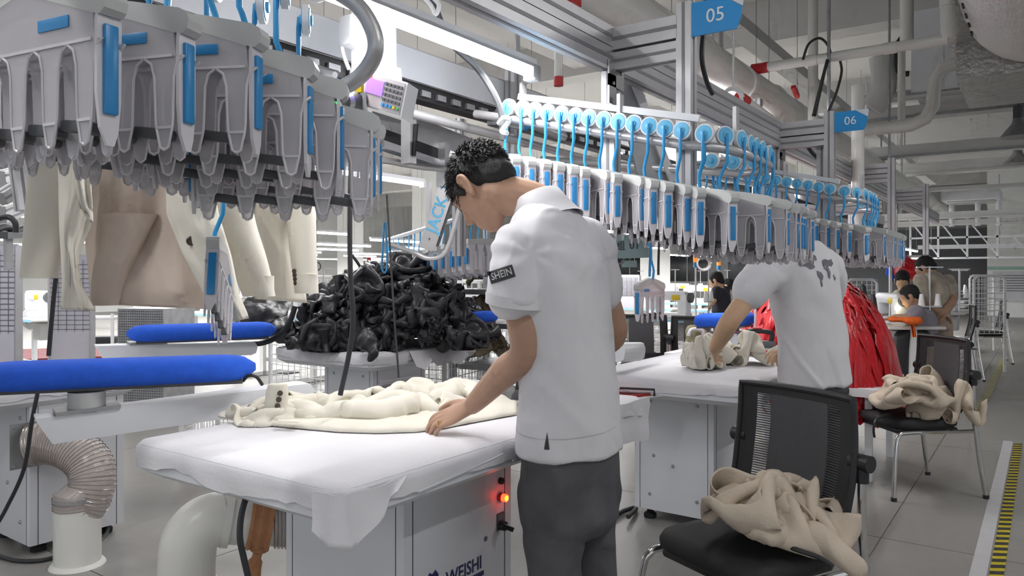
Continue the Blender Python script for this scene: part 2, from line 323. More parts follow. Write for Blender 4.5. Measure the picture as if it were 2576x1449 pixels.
for k, y in enumerate((-.4, 3.1, 5.6, 8.1)): part('hanging_rod', MB().cyl((XB, y, 2.12), (XB, y, 4.3), .012, n=8), 'galv', mf)
m2 = thing('conveyor_track', 'parallel white conveyor track with dark chain slot behind the control box', 'conveyor', (XB2, 2.3, 1.8))
prof((XB2, -1.5, 2.06), (XB2, 12, 2.06), .07, .10, 'top_beam', m2)
part('face_plate', MB().b2((XB2 + .036, -1.5, 1.985), (XB2 + .046, 12, 2.10)), 'white', m2, smooth=False)
part('chain_slot', MB().b2((XB2 - .03, -1.5, 1.925), (XB2 + .03, 12, 1.985)), 'black', m2, smooth=False)
ch = MB()
for i in range(64): ch.box((XB2 + .035, -.2 + i * .09, 1.95), (.014, .05, .022))
o = part('chain_link', ch, 'galv', m2, smooth=False); o['kind'] = 'stuff'
part('guide_tube', MB().cyl((XB2 + .1, -1.2, 1.86), (XB2 + .1, 11.5, 1.80), .018, n=12), 'alu', m2)
for k, y in enumerate((.6, 1.6, 2.6, 3.6, 4.6)):
    part('pusher', MB().rbox((XB2 + .06, y, 1.91), (.06, .14, .035), .006).cyl((XB2 + .09, y - .05, 1.9), (XB2 + .2, y - .05, 1.87), .011, n=8), 'steel', m2)
    part('pusher_tip', MB().cyl((XB2 + .1, y + .1, 1.9), (XB2 + .19, y + .13, 1.93), .012, n=10), 'bluep', m2)
for k, y in enumerate((.2, 2.8, 5.4)): part('hanging_rod', MB().cyl((XB2, y, 2.1), (XB2, y, 4.3), .012, n=8), 'galv', m2)
m3 = thing('lower_track', 'lower sloping track beam behind the worker in the polo shirt', 'conveyor', tuple(at(1100, 380, 3.2)))
A, B = at(930, 282, 3.0), at(1560, 520, 4.6)
part('face_plate', MB().bar(A, B, .03, .10), 'alu', m3, smooth=False); part('chain_slot', MB().bar(A - UP * .075, B - UP * .075, .028, .05), 'black', m3, smooth=False)
part('lower_lip', MB().bar(A - UP * .115, B - UP * .115, .05, .03), 'steel', m3, smooth=False)
part('guide_tube', MB().tube([at(1000, 212, 3.05), at(1190, 265, 3.2), at(1300, 300, 3.3), at(1420, 345, 3.5)], .02, 10, smooth=4), 'alu', m3)
part('lower_tube', MB().tube([at(940, 398, 3.1), at(1120, 425, 3.2), at(1300, 410, 3.5)], .014, 8, smooth=4), 'alu', m3)
for a, b in ((at(1028, 300, 3.0), at(1028, 412, 3.0)), (at(1115, 360, 3.3), at(1115, 470, 3.3))): part('drop_bracket', MB().bar(a, b, .05, .035), 'alu', m3, smooth=False)
part('strap', MB().bar(at(1047, 312, 2.98), at(1040, 392, 2.98), .018, .01), 'black', m3, smooth=False)
# further frames and posts seen between the loops
for k, (px, y0, y1, d, w) in enumerate([(1290, 140, 390, 3.25, .05), (1905, 250, 520, 5.6, .06), (2070, 300, 560, 4.2, .055), (1155, 300, 645, 4.2, .055)]):
    q = thing('support_post', ['aluminium post behind the leftmost blue wheels', 'aluminium post behind the 05 loop, left of the 06 post', 'aluminium post carrying the 06 loop', 'short aluminium post over the black garment heap'][k], 'post', tuple(at(px, y1, d)))
    prof(at(px, y1, d), at(px, y0, d), w, w, 'upright', q)
for k, (a, b, lab) in enumerate([((1740, 425, 4.0), (1905, 398, 4.6), 'aluminium cross beam under the short lit tube'), ((2085, 530, 5.0), (2210, 520, 5.4), 'aluminium cross beam inside the 06 loop'), ((0, 452, 3.4), (110, 425, 3.8), 'upper dark frame rail at the far left'), ((0, 540, 3.4), (105, 500, 3.9), 'lower dark frame rail at the far left')]):
    q = thing('cross_rail', lab, 'rail', tuple(at(*a))); prof(at(*a), at(*b), .05, .075, 'rail_bar', q)
# triangular chute plates beside the posts
for k, (pts, d, lab) in enumerate([([(1535, 165), (1575, 165), (1690, 460), (1610, 460)], 3.0, 'sloping sheet metal chute behind the blue hooks'), ([(1885, 440), (1960, 440), (2000, 520), (1930, 520)], 4.9, 'sloping sheet metal chute below the curved wheels')]):
    P = [at(x, y, d) for x, y in pts]; mb = MB(); nn = FW * .03; mb.add(P + [p + nn for p in P], [(3, 2, 1, 0), (4, 5, 6, 7), (0, 1, 5, 4), (1, 2, 6, 5), (2, 3, 7, 6), (3, 0, 4, 7)])
    q = thing('metal_chute', lab, 'chute', tuple(P[2])); part('plate', mb, 'galv', q, smooth=False); part('flange', MB().bar(P[1] - nn, P[2] - nn, .02, .03), 'alu', q, smooth=False)

# ------------------------------------------------------------------ number signs
def number_sign(txt, y, s=1.0):
    t = thing('station_sign', ('nearer, larger-looking blue station sign reading %s' if txt == '05' else 'farther, smaller-looking blue station sign reading %s') % txt, 'sign', (-.927, y + .06, 2.03))
    L, H = .168, .107; o = Vector((-.927, y + .03, 2.03)); ux, uz = Vector((1, 0, 0)), UP
    part('blue_panel', MB().prism([(0, 0), (L * .86, 0), (L * .93, H * .22), (L * .97, H * .62), (L * .62, H), (0, H)], o, ux, uz, .006), 'sign', t, smooth=False)
    part('white_corner', MB().prism([(L * .64, H), (L * .975, H * .64), (L, H)], o, ux, uz, .006), 'signw', t, smooth=False)
    part('numerals', place_text(txt, .062, o + ux * (L * .47) + uz * (H * .5) + Vector((0, -.004, 0)), ux, uz, .0008), 'whiteink', t, smooth=False)
number_sign('05', 2.278); number_sign('06', 4.278)

# ------------------------------------------------------------------ strip lights
def tube_light(p, length, label, group=None, d='Y', w=1.0, on=True, simple=False):
    t = thing('strip_light', label, 'light', tuple(p), group=group); ax = Vector((0, 1, 0)) if d == 'Y' else Vector((1, 0, 0)); h = ax * (length / 2); p = Vector(p)
    part('housing', MB().bar(p - h + UP * .032, p + h + UP * .032, .045, .03), 'white', t, smooth=False)
    part('tube', MB().cyl(p - h * .985, p + h * .985, .018, n=10), 'tube', t)
    if not simple:
        for s in (-1, 1): part('end_cap', MB().rbox(p + h * s, (.05, .05, .06), .008), 'white', t)
    for s in (-1, 1):
        q = p + h * (s * .8); zt = min([ZC - .001] + [4.249 for y in BY if abs(q.y - y) < .21] + [4.349 for x in BX if abs(q.x - x) < .19]); part('suspension_wire', MB().cyl(q + UP * .045, Vector((q.x, q.y, zt)), .003, n=4), 'galv', t)
    if on:
        l = bpy.data.lights.new('tube_lamp', 'AREA'); l.shape = 'RECTANGLE'; l.size = .05; l.size_y = length; l.energy = LAMP_W * w; l.color = (1, .985, .975)
        lo = bpy.data.objects.new('tube_lamp', l); COL.objects.link(lo); lo.parent = t; lo.location = (0, 0, -.022)
        if d == 'X': lo.rotation_euler = (0, 0, R(90))
    return t
ZL = 2.22
# the lit tube over the front table: from (905,-8) to (1340,185) in the photograph
e1 = onz(1338, 185, 2.0); tube_light((e1.x, e1.y - .5, 2.0), 1.0, 'bright lit tube slanting above the man in the polo shirt', w=.78)
e2 = onz(1826, 385, ZL - .1); tube_light((e2.x, e2.y - .5, ZL - .1), 1.1, 'lit tube seen through the blue hooks below the 05 loop', w=1.0)
e3 = onz(2010, 462, ZL - .1); tube_light((e3.x, e3.y - .5, ZL - .1), 1.1, 'lit tube between the 05 and 06 loops', w=1.0)
e4 = onz(1050, 462, 2.05); tube_light((e4.x, e4.y - .3, 2.05), .75, 'short lit tube beside the long sign panel', w=.8)
e5 = onz(905, 440, 2.05); tube_light((e5.x, e5.y - .3, 2.05), .7, 'short lit tube behind the nearest hangers', w=.7)
# extra strip lights added above the ironing stations to brighten them
for k, (x, y, z) in enumerate([(-1.7, -.3, 2.6), (-3.4, .6, 2.6), (-3.4, 2.6, 2.6), (-3.4, 4.6, 2.6), (.9, 1.2, 3.0), (.9, 4.2, 3.0), (.9, -1.5, 3.0), (-1.9, 5.6, 2.5), (-5.2, 1.5, 2.6), (-5.2, 4.0, 2.6)]):
    tube_light((x, y, z), 1.2, '%s fill strip light added above the ironing stations' % ORD[k], group='added fill lights over the ironing stations', w=[.9, .5, .5, .7, .9, 1.3, .4, 1, .6, .6][k], simple=True)
# sewing hall rows
n = 0
for xi in range(9):
    for yi in range(7):
        x, y = -4.6 - xi * 2.1, 9.2 + yi * 2.35 + (xi % 2) * .7
        if any(abs(x - a) < .5 and abs(y - b) < 1.1 for a, b in ((-8.9, 19.5), (-5.4, 22.0), (-13.5, 15.2), (-17.5, 9.8), (-19.0, 17.5))): continue
        tube_light((x, y, 1.82), 1.35, '%s lit strip light from the front in the %s row left of the aisle' % (ORD[yi], ORD[xi]), group='strip lights over the sewing lines', w=2.3, on=True, simple=True)
for xi in range(5):
    for yi in range(3):
        x, y = -9.0 - xi * 2.2, 3.2 + yi * 2.2
        tube_light((x, y, 1.9), 1.35, '%s lit strip light from the front in the %s row at the far left' % (ORD[yi], ORD[xi]), group='strip lights over the left sewing lines', w=2.3, on=True, simple=True)
for k in range(5):
    tube_light((-2.6, 13.5 + k * 1.7, 1.83), 1.45, '%s lit tube from the front in the row beside the aisle wall' % ORD[k], w=1.2, simple=True)

# ------------------------------------------------------------------ pipes, ducts and trays under the ceiling
def pipe(name, pts, r, m, label, cat='pipe', caps=None, n=14, bands=None):
    t = thing(name, label, cat, tuple(pts[0])); part('run', MB().tube(pts, r, n), m, t)
    if caps:
        for p, a, mm in caps: part('end_cap', MB().cyl(Vector(p) - Vector(a) * .06, Vector(p) + Vector(a) * .06, r * 1.12, n=n), mm, t)
    if bands:
        for p, a in bands: part('coupling', MB().cyl(Vector(p) - Vector(a) * .04, Vector(p) + Vector(a) * .04, r * 1.13, n=n), m, t)
    return t
X1, Y1 = Vector((1, 0, 0)), Vector((0, 1, 0))
p = at(1560, 10, 4.3); pipe('insulated_pipe', [p - Y1 * 2.5, p + Y1 * 14], .12, 'pvc', 'thick white insulated pipe running under the ceiling left of the 05 sign', bands=[(p + Y1 * k, Y1) for k in (-.5, 1.2, 2.9, 4.6)])
p = at(1800, 175, 5.2); pipe('insulated_pipe', [p - Y1 * 3, p + Y1 * 14], .125, 'pvc', 'thick white insulated pipe running behind the 05 sign towards the aisle', bands=[(p + Y1 * k, Y1) for k in (-.9, .5, 1.9, 3.3)])
p = at(1700, 210, 4.6); pipe('thin_pipe', [p - Y1 * 2.5, p + Y1 * 9], .04, 'pvc', 'thin white pipe below the thick insulated pipes')
p = at(1940, 130, 7.0); t = thing('cable_channel', 'white steel channel sloping down to the right of the 05 sign', 'channel', tuple(p)); part('run', MB().bar(p - Y1 * 5, p + Y1 * 12, .14, .10), 'beamw', t, smooth=False); part('lip', MB().bar(p - Y1 * 5 - UP * .06, p + Y1 * 12 - UP * .06, .18, .02), 'beamw', t, smooth=False)
p = at(1912, 172, 5.6); l = toX(p, 2385); q = p + X1 * l; pipe('capped_pipe', [p, q], .035, 'pvc', 'white water pipe with a dark red end cap crossing the upper right', caps=[(p, X1, 'redcap')], bands=[(p + X1 * l * .3, X1), (p + X1 * l * .72, X1)])
pipe('drop_pipe', [q, q + UP * 1.6], .045, 'pvc', 'white vertical pipe meeting the capped pipe beside the foil duct', bands=[(q + UP * .25, UP)])
for k, (px, y0, y1, d, r, lab) in enumerate([(2045, 395, -20, 6.2, .04, 'white vertical pipe left of the coiled black cables'), (2281, 112, -20, 6.0, .05, 'short white vertical pipe dropping from the ceiling at upper right'), (2158, 600, 215, 5.6, .045, 'white vertical box post right of the 06 sign'), (2268, 330, 110, 7.5, .035, 'thin grey rod beside the white ventilation cabinet'), (1405, 205, 95, 3.0, .017, 'slim white drop pipe with a red end cap')]):
    a, b = at(px, y0, d), at(px, y1, d); pipe('drop_pipe', [a, b], r, 'pvc', lab, caps=[(a, UP * .3, 'redcap')] if k == 4 else None)
p = at(1868, 250, 4.6); pipe('drain_pipe', [p, p + Y1 * 1.0 - UP * .05, p + Y1 * 3.2 - UP * .1], .032, 'pvc', 'thin sloping pipe with a red valve below the thick pipe', caps=[(p, Y1, 'redcap')])
p = at(2000, 222, 5.6); single('red_valve_handle', MB().bar(p - Y1 * .05, p + Y1 * .07 - UP * .05, .03, .03), 'redcap', 'small red valve handle above the 06 sign', 'valve')
p = at(1440, 2, 3.2); single('red_valve_handle', MB().bar(p - Y1 * .03, p + Y1 * .05, .03, .03), 'redcap', 'small red valve handle at the top edge left of the 05 sign', 'valve')
p = at(2150, 330, 7.5)
pipe('bent_pipe', [p, p + X1 * .5, p + X1 * .62 + UP * .05, p + X1 * .68 + UP * .16, p + X1 * .7 + UP * .4, p + X1 * .76 + UP * .5, p + X1 * .9 + UP * .54, p + X1 * 1.6 + UP * .56], .06, 'pvc', 'white S-shaped drain pipe right of the 06 sign')
# foil wrapped duct with a white fabric sock
t = thing('air_duct', 'silver foil-wrapped air duct in the upper right corner', 'duct', tuple(at(2480, 205, 6.0)))
a = at(2408, 150, 6.2); part('foil_box', MB().b2((a.x, a.y - 1.1, a.z - .05), (a.x + 2.2, a.y + .4, a.z + 1.8)), 'duct', t, smooth=False); part('lower_step', MB().b2((a.x + .05, a.y - .7, a.z - .32), (a.x + 2.3, a.y + .5, a.z - .05)), 'duct', t, smooth=False)
fr = MB(); fx, fy, fz = a.x + .12, a.y - 1.12, a.z + .28
fr.b2((fx, fy - .05, fz), (fx + .07, fy, fz + 1.5)); fr.b2((fx, fy - .05, fz - .05), (fx + 1.6, fy, fz + .03)); part('steel_frame', fr, 'galv', t, smooth=False)
cx = at(2610, -45, 4.9); part('fabric_sock', MB().lathe([(.40, -.5), (.43, -.3), (.44, .2), (.44, .8), (.43, 1.6)], cx, (0, -1, 0), 36), 'fabric', t)
for k in range(4): part('slit', MB().box(cx + Vector((-.372, .1 - .22 * k, -.24)), (.012, .09, .012)), 'black', t, smooth=False)
t = thing('ventilation_cabinet', 'white square ventilation cabinet hung left of the foil duct', 'cabinet', tuple(at(2340, 232, 8.0))); a = at(2292, 232, 8.0)
part('casing', MB().b2((a.x, a.y, a.z), (a.x + .62, a.y + .8, a.z + .85)), 'white', t, smooth=False); part('seam', MB().b2((a.x + .3, a.y - .004, a.z), (a.x + .305, a.y, a.z + .85)), 'grey', t, smooth=False)
part('hose', MB().tube([a + Vector((-.02, 0, .2)), a + Vector((-.12, 0, .25)), a + Vector((-.12, 0, .55)), a + Vector((0, 0, .62))], .03, 8, smooth=4), 'black', t); part('flex_tube', MB().tube([a + Vector((-.4, .1, -.1)), a + Vector((-.28, .1, .1)), a + Vector((-.3, .1, .45))], .13, 12, smooth=4), 'fabric', t)
t = thing('electric_box', 'small grey electric box beneath the ceiling right of the 06 sign', 'box', tuple(at(2212, 250, 9.5))); a = at(2212, 242, 9.5); part('case', MB().rbox(a, (.26, .12, .36), .01), 'grey', t); part('door', MB().rbox(a - Y1 * .065, (.16, .02, .14), .005), 'dgrey', t)
# long trays and beams crossing to the right, all running across the aisle
for k, (px, py, d, w, h, x1, m, lab) in enumerate([
    (2300, 238, 8.2, .3, .05, 4, 'galv', 'long steel support channel under the foil duct'), (2200, 296, 9.0, .3, .13, 6, 'beamw', 'long grey cable tray level with the 06 sign'),
    (2160, 392, 11.0, .25, .16, 8, 'beamw', 'broad cable tray above the wheels of the 06 loop'), (2230, 432, 14.0, .3, .2, 9, 'beamw', 'painted beam crossing behind the cable trays'),
    (2220, 484, 13.0, .08, .06, 9, 'beamw', 'thin white pipe crossing below the painted beam'), (2225, 548, 15.0, .25, .12, 10, 'beamw', 'white cable tray above the aisle, second from the bottom'),
    (2225, 566, 16.0, .25, .1, 10, 'beamw', 'lowest grey cable tray above the aisle'), (2310, 622, 20.0, .2, .09, 4.3, 'white', 'bright white rail in front of the dark opening')]):
    a = at(px, py, d); t = thing('cable_tray', lab, 'tray', tuple(a)); part('run', MB().b2((a.x - (.6 if k < 7 else 0), a.y - w / 2, a.z - h / 2), (a.x + x1, a.y + w / 2, a.z + h / 2)), m, t, smooth=False)
    part('lip', MB().b2((a.x - (.6 if k < 7 else 0), a.y - w / 2 - .02, a.z - h / 2 - .015), (a.x + x1, a.y - w / 2, a.z - h / 2 + .02)), 'galv' if k < 3 else m, t, smooth=False)
    for q in range(3): part('rod', MB().cyl((a.x + .3 + q * x1 * .35, a.y, a.z), (a.x + .3 + q * x1 * .35, a.y, min(4.24, a.z + 1.8)), .012, n=6), 'galv', t)
for k, (px, py, d, r, lab) in enumerate([(2562, 345, 8.0, .17, 'grey cone pendant lamp near the right edge'), (2560, 412, 11.5, .2, 'farther grey cone pendant lamp at the right edge')]):
    a = at(px, py, d); t = thing('pendant_lamp', lab, 'lamp', tuple(a)); part('shade', MB().lathe([(r, 0), (r * .98, .015), (r * .35, .15), (r * .3, .2)], a, (0, 0, 1), 24), 'galv', t); part('ballast', MB().cyl(a + UP * .2, a + UP * .33, .05), 'dgrey', t); part('cord', MB().cyl(a + UP * .33, a + UP * .9, .006, n=6), 'black', t)
a = at(2445, 505, 15.0); t = thing('air_conditioner', 'white cassette air conditioner hung over the aisle', 'air conditioner', tuple(a)); part('casing', MB().rbox(a + UP * .08, (1.0, .95, .2), .03), 'white', t); part('grille', MB().rbox(a - UP * .03, (.8, .75, .03), .02), 'grey', t)
for q in (-.35, .1, .45): part('drain', MB().cyl(a + X1 * q - UP * .02, a + X1 * q - UP * .5, .05, n=10), 'white', t)
t = thing('hanging_truss', 'white steel lattice truss hung above the aisle end', 'truss', tuple(at(2300, 640, 17))); g = at(2290, 600, 17)
for q in range(5): part('upright', MB().bar(g + X1 * (q * .55) - UP * .45, g + X1 * (q * .55) + UP * .45, .04, .04), 'white', t, smooth=False)
for q in range(4): part('diagonal', MB().bar(g + X1 * (q * .55) + UP * .4, g + X1 * (q * .55 + .55) - UP * .4, .03, .03), 'white', t, smooth=False)
for q in (-.45, 0, .45): part('chord', MB().bar(g + UP * q, g + X1 * 2.2 + UP * q, .04, .04), 'white', t, smooth=False)
# loose cables over the frame
def cable(label, pts, r=.006, m='cable', name='cable', n=7, k=8): return single(name, MB().tube(pts, r, n, smooth=k), m, label, 'cable')
cable('black cable looping down the back of the 05 post', [at(1785, -10, 2.5), at(1770, 80, 2.5), at(1766, 150, 2.5), at(1778, 205, 2.55), at(1792, 236, 2.6)], .008)
cable('second black cable at the top of the 05 post', [at(1776, -10, 2.45), at(1774, 40, 2.45), at(1765, 90, 2.45)], .007)
cable('black cable arching over the white pipe above the 06 sign', [at(2050, 290, 4.6), at(2075, 180, 5.2), at(2088, 130, 5.3), at(2065, 97, 5.3), at(2035, 110, 5.3), at(2020, 150, 5.3)], .009)
cable('black cable hanging to the right of the arching one', [at(2080, 290, 4.6), at(2105, 230, 5.1), at(2117, 180, 5.3), at(2112, 150, 5.3)], .009)
cable('thin black cable slanting up from the 06 beam', [at(2045, 290, 4.6), at(2062, 220, 5), at(2080, 150, 5.3)], .007)
cable('black cable bundle below the 06 sign', [at(2020, 342, 4.4), at(2040, 380, 4.4), at(2068, 410, 4.4), at(2090, 470, 4.4), at(2105, 500, 4.5)], .012)
cable('thick violet-grey hose sloping behind the lit tube', [at(1085, -10, 2.6), at(1130, 100, 2.62), at(1200, 170, 2.65), at(1245, 240, 2.68), at(1262, 290, 2.7), at(1265, 350, 2.72)], .012, 'dgrey', 'air_hose')
single('cable_tie', MB().tube([at(1255, 310, 2.66), at(1268, 296, 2.62), at(1282, 300, 2.62), at(1272, 316, 2.64), at(1262, 330, 2.66), at(1276, 335, 2.64)], .009, 7, smooth=4), 'whiteink', 'knotted white ribbon round the sloping hose by the first wheel', 'ribbon')
single('cable_tie', MB().tube([at(1068, -5, 2.55), at(1085, 15, 2.55), at(1096, 36, 2.55), at(1104, 12, 2.55), at(1090, -5, 2.55)], .008, 7, smooth=4), 'whiteink', 'knotted white ribbon at the top of the picture', 'ribbon')
cable('long black cable hanging in front of the black garment heap', [at(884, 380, 2.3), at(880, 560, 2.3), at(882, 700, 2.3), at(888, 790, 2.3), at(880, 880, 2.3), at(856, 994, 2.3)], .008)
cable('thin black cable hanging in front of the garment heap, right of the thicker one', [at(973, 490, 2.9), at(982, 640, 2.9), at(992, 800, 2.9), at(1000, 905, 2.9), at(1003, 950, 2.9)], .004)
cable('thin black cord slanting beside the black heap', [at(884, 640, 5.0), at(905, 670, 5.0), at(922, 712, 5.0)], .01)
cable('black cord hanging below the left jacket sleeve', [at(140, 700, 2.1), at(132, 780, 2.1), at(122, 895, 2.1)], .006)
cable('thin blue air line beside the hangers', [at(905, 380, 3.2), at(898, 470, 3.2), at(893, 520, 3.2)], .005, 'bcable')

# ================================================================== hangers
def make_hanger():
    t = thing('clamp_hanger', 'prototype', 'hanger'); W, T = .165, .05
    wh = part('wheel', MB().lathe([(.0305, -.006), (.0305, .006)], (0, 0, 0), (1, 0, 0), 24), 'white', t, w=False)
    part('wheel_face', MB().lathe([(.008, -.013), (.010, -.012), (.0105, -.0085), (.0255, -.008), (.0255, .008), (.0105, .0085), (.010, .012), (.008, .013)], (0, 0, 0), (1, 0, 0), 24), 'bluedisc', wh, w=False)
    part('hook', MB().tube([(-.014, 0, .006), (-.016, 0, -.02), (-.016, 0, -.10), (-.012, .004, -.11), (-.002, .017, -.15), (0, .019, -.165), (0, .015, -.2), (0, .012, -.215)], .0055, 9), 'bluehook', t, w=False)
    sd = MB()
    for s in (-1, 1): sd.prism([(0, .0), (0, -.018), (s * .06, -.034), (s * .15, -.064), (s * .165, -.067), (s * .173, -.06), (s * .176, -.048), (s * .172, -.037), (s * .16, -.030), (s * .08, -.013)][::s], (0, 0, -.2), (1, 0, 0), (0, 0, 1), .046)
    part('saddle', sd, 'grey', t, w=False, ang=30)
    for nm, y, ext in (('front_plate', -.021, 0), ('back_plate', .021, -.010)):
        b = MB(); b.prism([(-.15, -.255), (-.06, -.226), (0, -.214), (.06, -.226), (.15, -.255), (.155, -.30), (-.155, -.30)], (0, y, 0), (1, 0, 0), (0, 0, 1), .0035)
        for k in range(5):
            x = (k - 2) * .068; z1 = -.415 + ext
            b.prism([(x - .034, -.298), (x - .024, -.306), (x - .017, -.323), (x - .0145, z1 + .05), (x - .0145, z1 + .02), (x - .007, z1 - .012), (x, z1 - .016), (x + .007, z1 - .012), (x + .0145, z1 + .02), (x + .0145, z1 + .05), (x + .017, -.323), (x + .024, -.306), (x + .034, -.298)][::-1], (0, y, 0), (1, 0, 0), (0, 0, 1), .0035)
        part(nm, b, 'clear', t, w=False, smooth=False)
    rb = MB()
    for y, ext in ((-.0235, 0), (.0235, -.010)):
        rb.bar((-.15, y, -.297), (.15, y, -.297), .004, .004)
        for k in range(5):
            x = (k - 2) * .068; z1 = -.415 + ext
            for s in (-1, 1): rb.tube([(x + s * .033, y, -.299), (x + s * .022, y, -.307), (x + s * .0165, y, -.327), (x + s * .0145, y, z1 + .03), (x + s * .0135, y, z1 + .018), (x + s * .007, y, z1 - .012), (x, y, z1 - .016)], .0022, 4)
            rb.bar((x - .013, y, z1 + .016), (x + .013, y, z1 + .016), .004, .004)
    part('ribs', rb, 'clear2', t, w=False)
    for s in (-1, 1):
        e = part('end_plate', MB().prism([(-.021, -.256), (.021, -.256), (.025, -.275), (.024, -.375), (.018, -.415), (.01, -.432), (-.004, -.432), (-.018, -.41), (-.025, -.365), (-.025, -.275)], (s * (W - .006), 0, 0), (0, 1, 0), (0, 0, 1), .005), 'clear2', t, w=False, smooth=False)
        part('blue_strip', MB().rbox((s * (W - .001), 0, -.335), (.006, .028, .115), .0025), 'bluep', e, w=False)
    for y in (-.024, .024): part('blue_label', MB().rbox((.075, y, -.268), (.062, .003, .016), .001), 'bluep', t, w=False)
    for k in range(4): part('clamp_lever', MB().rbox(((k - 1.5) * .068, 0, -.403), (.062, .018, .016), .004, ry=R(8)).cyl(((k - 1.5) * .068 + .026, -.012, -.407), ((k - 1.5) * .068 + .026, .012, -.407), .009, n=8), 'dgrey', t, w=False)
    return t
HANG = make_hanger(); hang_used = [False]
for ch_ in HANG.children:
    if ch_.name.startswith('wheel'): continue
    for q_ in [ch_] + list(ch_.children):
        if not q_.data.get('sc'): q_.data.transform(Matrix.Diagonal((.88, .6 if ch_.name != 'hook' else 1, .86, 1))); q_.data['sc'] = 1
def hang(loc, rz, label, group, s=1.0, swivel=0.0):
    if not hang_used[0]:
        hang_used[0] = True; o = HANG; o.location = loc; o.rotation_euler = (0, 0, rz); o['label'] = label; o['group'] = group
    else: o = dup(HANG, loc, rz, label, group)
    if s != 1: o.scale = (s, s, s)
    for ch_ in o.children:
        if not ch_.name.startswith(('wheel', 'hook')): ch_.rotation_euler = (0, 0, swivel)
    return o
def loop_path(y0):
    P = []
    for k in range(18): u = k / 17; P.append(Vector((-1.78 + u * .85, y0, 1.925 - u * .205)))
    for k in range(1, 9): a = R(-90 + 90 * k / 8); P.append(Vector((-.93 + .15 * math.cos(a), y0 + .15 + .15 * math.sin(a), 1.72 - .03 * k / 8)))
    P.append(Vector((-.78, y0 + .25, 1.69))); P.append(Vector((-.78, y0 + .36, 1.685)))
    for k in range(1, 9): a = R(90 * k / 8); P.append(Vector((-.93 + .15 * math.cos(a), y0 + .36 + .15 * math.sin(a), 1.685)))
    for k in range(1, 12): P.append(Vector((-.93 - .08 * k, y0 + .51, 1.685 + .012 * k)))
    return P
def walk(P):
    L = [0.0]
    for a, b in zip(P, P[1:]): L.append(L[-1] + (b - a).length)
    def f(s):
        s = max(0, min(L[-1] - 1e-6, s)); i = next(k for k in range(len(L) - 1) if L[k + 1] > s); u = (s - L[i]) / (L[i + 1] - L[i]); return P[i].lerp(P[i + 1], u), (P[i + 1] - P[i]).normalized()
    return f, L[-1]
def hanger_loop(y0, nm, ncurve, lab, near):
    P = loop_path(y0)
    t = thing('hanger_rail', 'grey tube rail with a tight bend %s' % lab, 'rail', tuple(P[20]))
    part('rail_tube', MB().tube([p - UP * .042 for p in P], .0155, 12), 'alu', t)
    part('top_strip', MB().bar(Vector((-1.6, y0 + .03, 1.93)), Vector((-.9, y0 + .03, 1.765)), .012, .022), 'white', t, smooth=False)
    for k, i in enumerate((4, 12, 22, 34)): part('rail_bracket', MB().bar(P[i] - UP * .03 + Y1 * .03, P[i] + UP * .1 + Y1 * .03, .012, .03), 'alu', t, smooth=False)
    f, L = walk(P); p0 = Vector((-.94, 2.275, 1.7)); q = 0
    pxs = [1285, 1320, 1350, 1383, 1418, 1453, 1487, 1524, 1561, 1599, 1638, 1678, 1720, 1776]
    for k, px in enumerate(pxs):
        x = -.94 + toX(p0, px); z = 1.925 - (x + 1.78) / .88 * .21
        hang((x, y0 - .012, z), R(90) + R(rnd.uniform(-3, 3)), '%s empty clamp hanger from the left on the rail %s' % (ORD[q].capitalize(), lab), 'empty clamp hangers %s' % lab, 1.0, R(52 + rnd.uniform(-7, 7))); q += 1
    s = .87
    for k in range(ncurve):
        s += .062 if k < 6 else .085
        p, d = f(s); hang(tuple(p), math.atan2(d.y, d.x) + R(90) + R(rnd.uniform(-5, 5)), '%s empty clamp hanger round the bend of the rail %s' % (ORD[k].capitalize(), lab), 'empty clamp hangers %s' % lab, 1.0, R(max(0, 42 - 9 * k)))
hanger_loop(2.275, 'a', 11, 'of the nearer blue-wheel loop', True)
hanger_loop(4.275, 'b', 9, 'of the farther blue-wheel loop', False)
# nearest loop, upper left
near = thing('hanger_rail', 'nearest grey tube rail ending in a wide bend at the top of the picture', 'rail', tuple(at(930, 100, 1.55)))
part('rail_tube', MB().tube([at(-60, -360, 1.02), at(250, -330, 1.12), at(500, -260, 1.24), at(717, -190, 1.42)], .0155, 12, smooth=6), 'alu', near)
part('end_bend', MB().tube([at(760, -70, 1.5), at(850, -20, 1.5), at(905, 20, 1.5), at(938, 75, 1.5), at(945, 125, 1.5), at(925, 170, 1.52), at(885, 208, 1.55), at(820, 240, 1.6), at(760, 265, 1.66)], .0165, 14, smooth=5), 'alu', near)
nr = [(75, -30, 1.03, -26), (238, 8, 1.12, -16), (403, 35, 1.20, -8), (535, 108, 1.28, 0), (625, 160, 1.36, 6), (717, 240, 1.43, 14)]
for k, (px, py, d, yw) in enumerate(nr):
    p = at(px, py, d); hang((p.x, p.y, p.z + .2), YAW + R(yw), '%s large clamp hanger from the left at the front of the picture' % ORD[k].capitalize(), 'large clamp hangers at the upper left', 1.15)
n2 = [(60, 65, 1.25, -20), (225, 110, 1.34, -12), (395, 160, 1.44, -4), (540, 205, 1.52, 2), (660, 250, 1.6, 8), (770, 275, 1.66, 12)]
for k, (px, py, d, yw) in enumerate(n2):
    p = at(px, py, d); hang((p.x, p.y, p.z + .195), YAW + R(yw), '%s clamp hanger from the left in the second, darker row above the cream jackets' % ORD[k].capitalize(), 'second row of hangers at the upper left', 1.12)
p = at(566, 640, 1.8); h_ = hang((p.x, p.y, p.z + .165), YAW + R(76), 'Low clamp hanger seen end-on in front of the cream jacket', None, .95); h_.rotation_euler = (0, R(20), YAW + R(104))
p = at(1635, 700, 4.1); hang((p.x, p.y, p.z + .2), YAW + R(236), 'Single low clamp hanger hanging beside the polo worker\'s right elbow', None, 1.15)
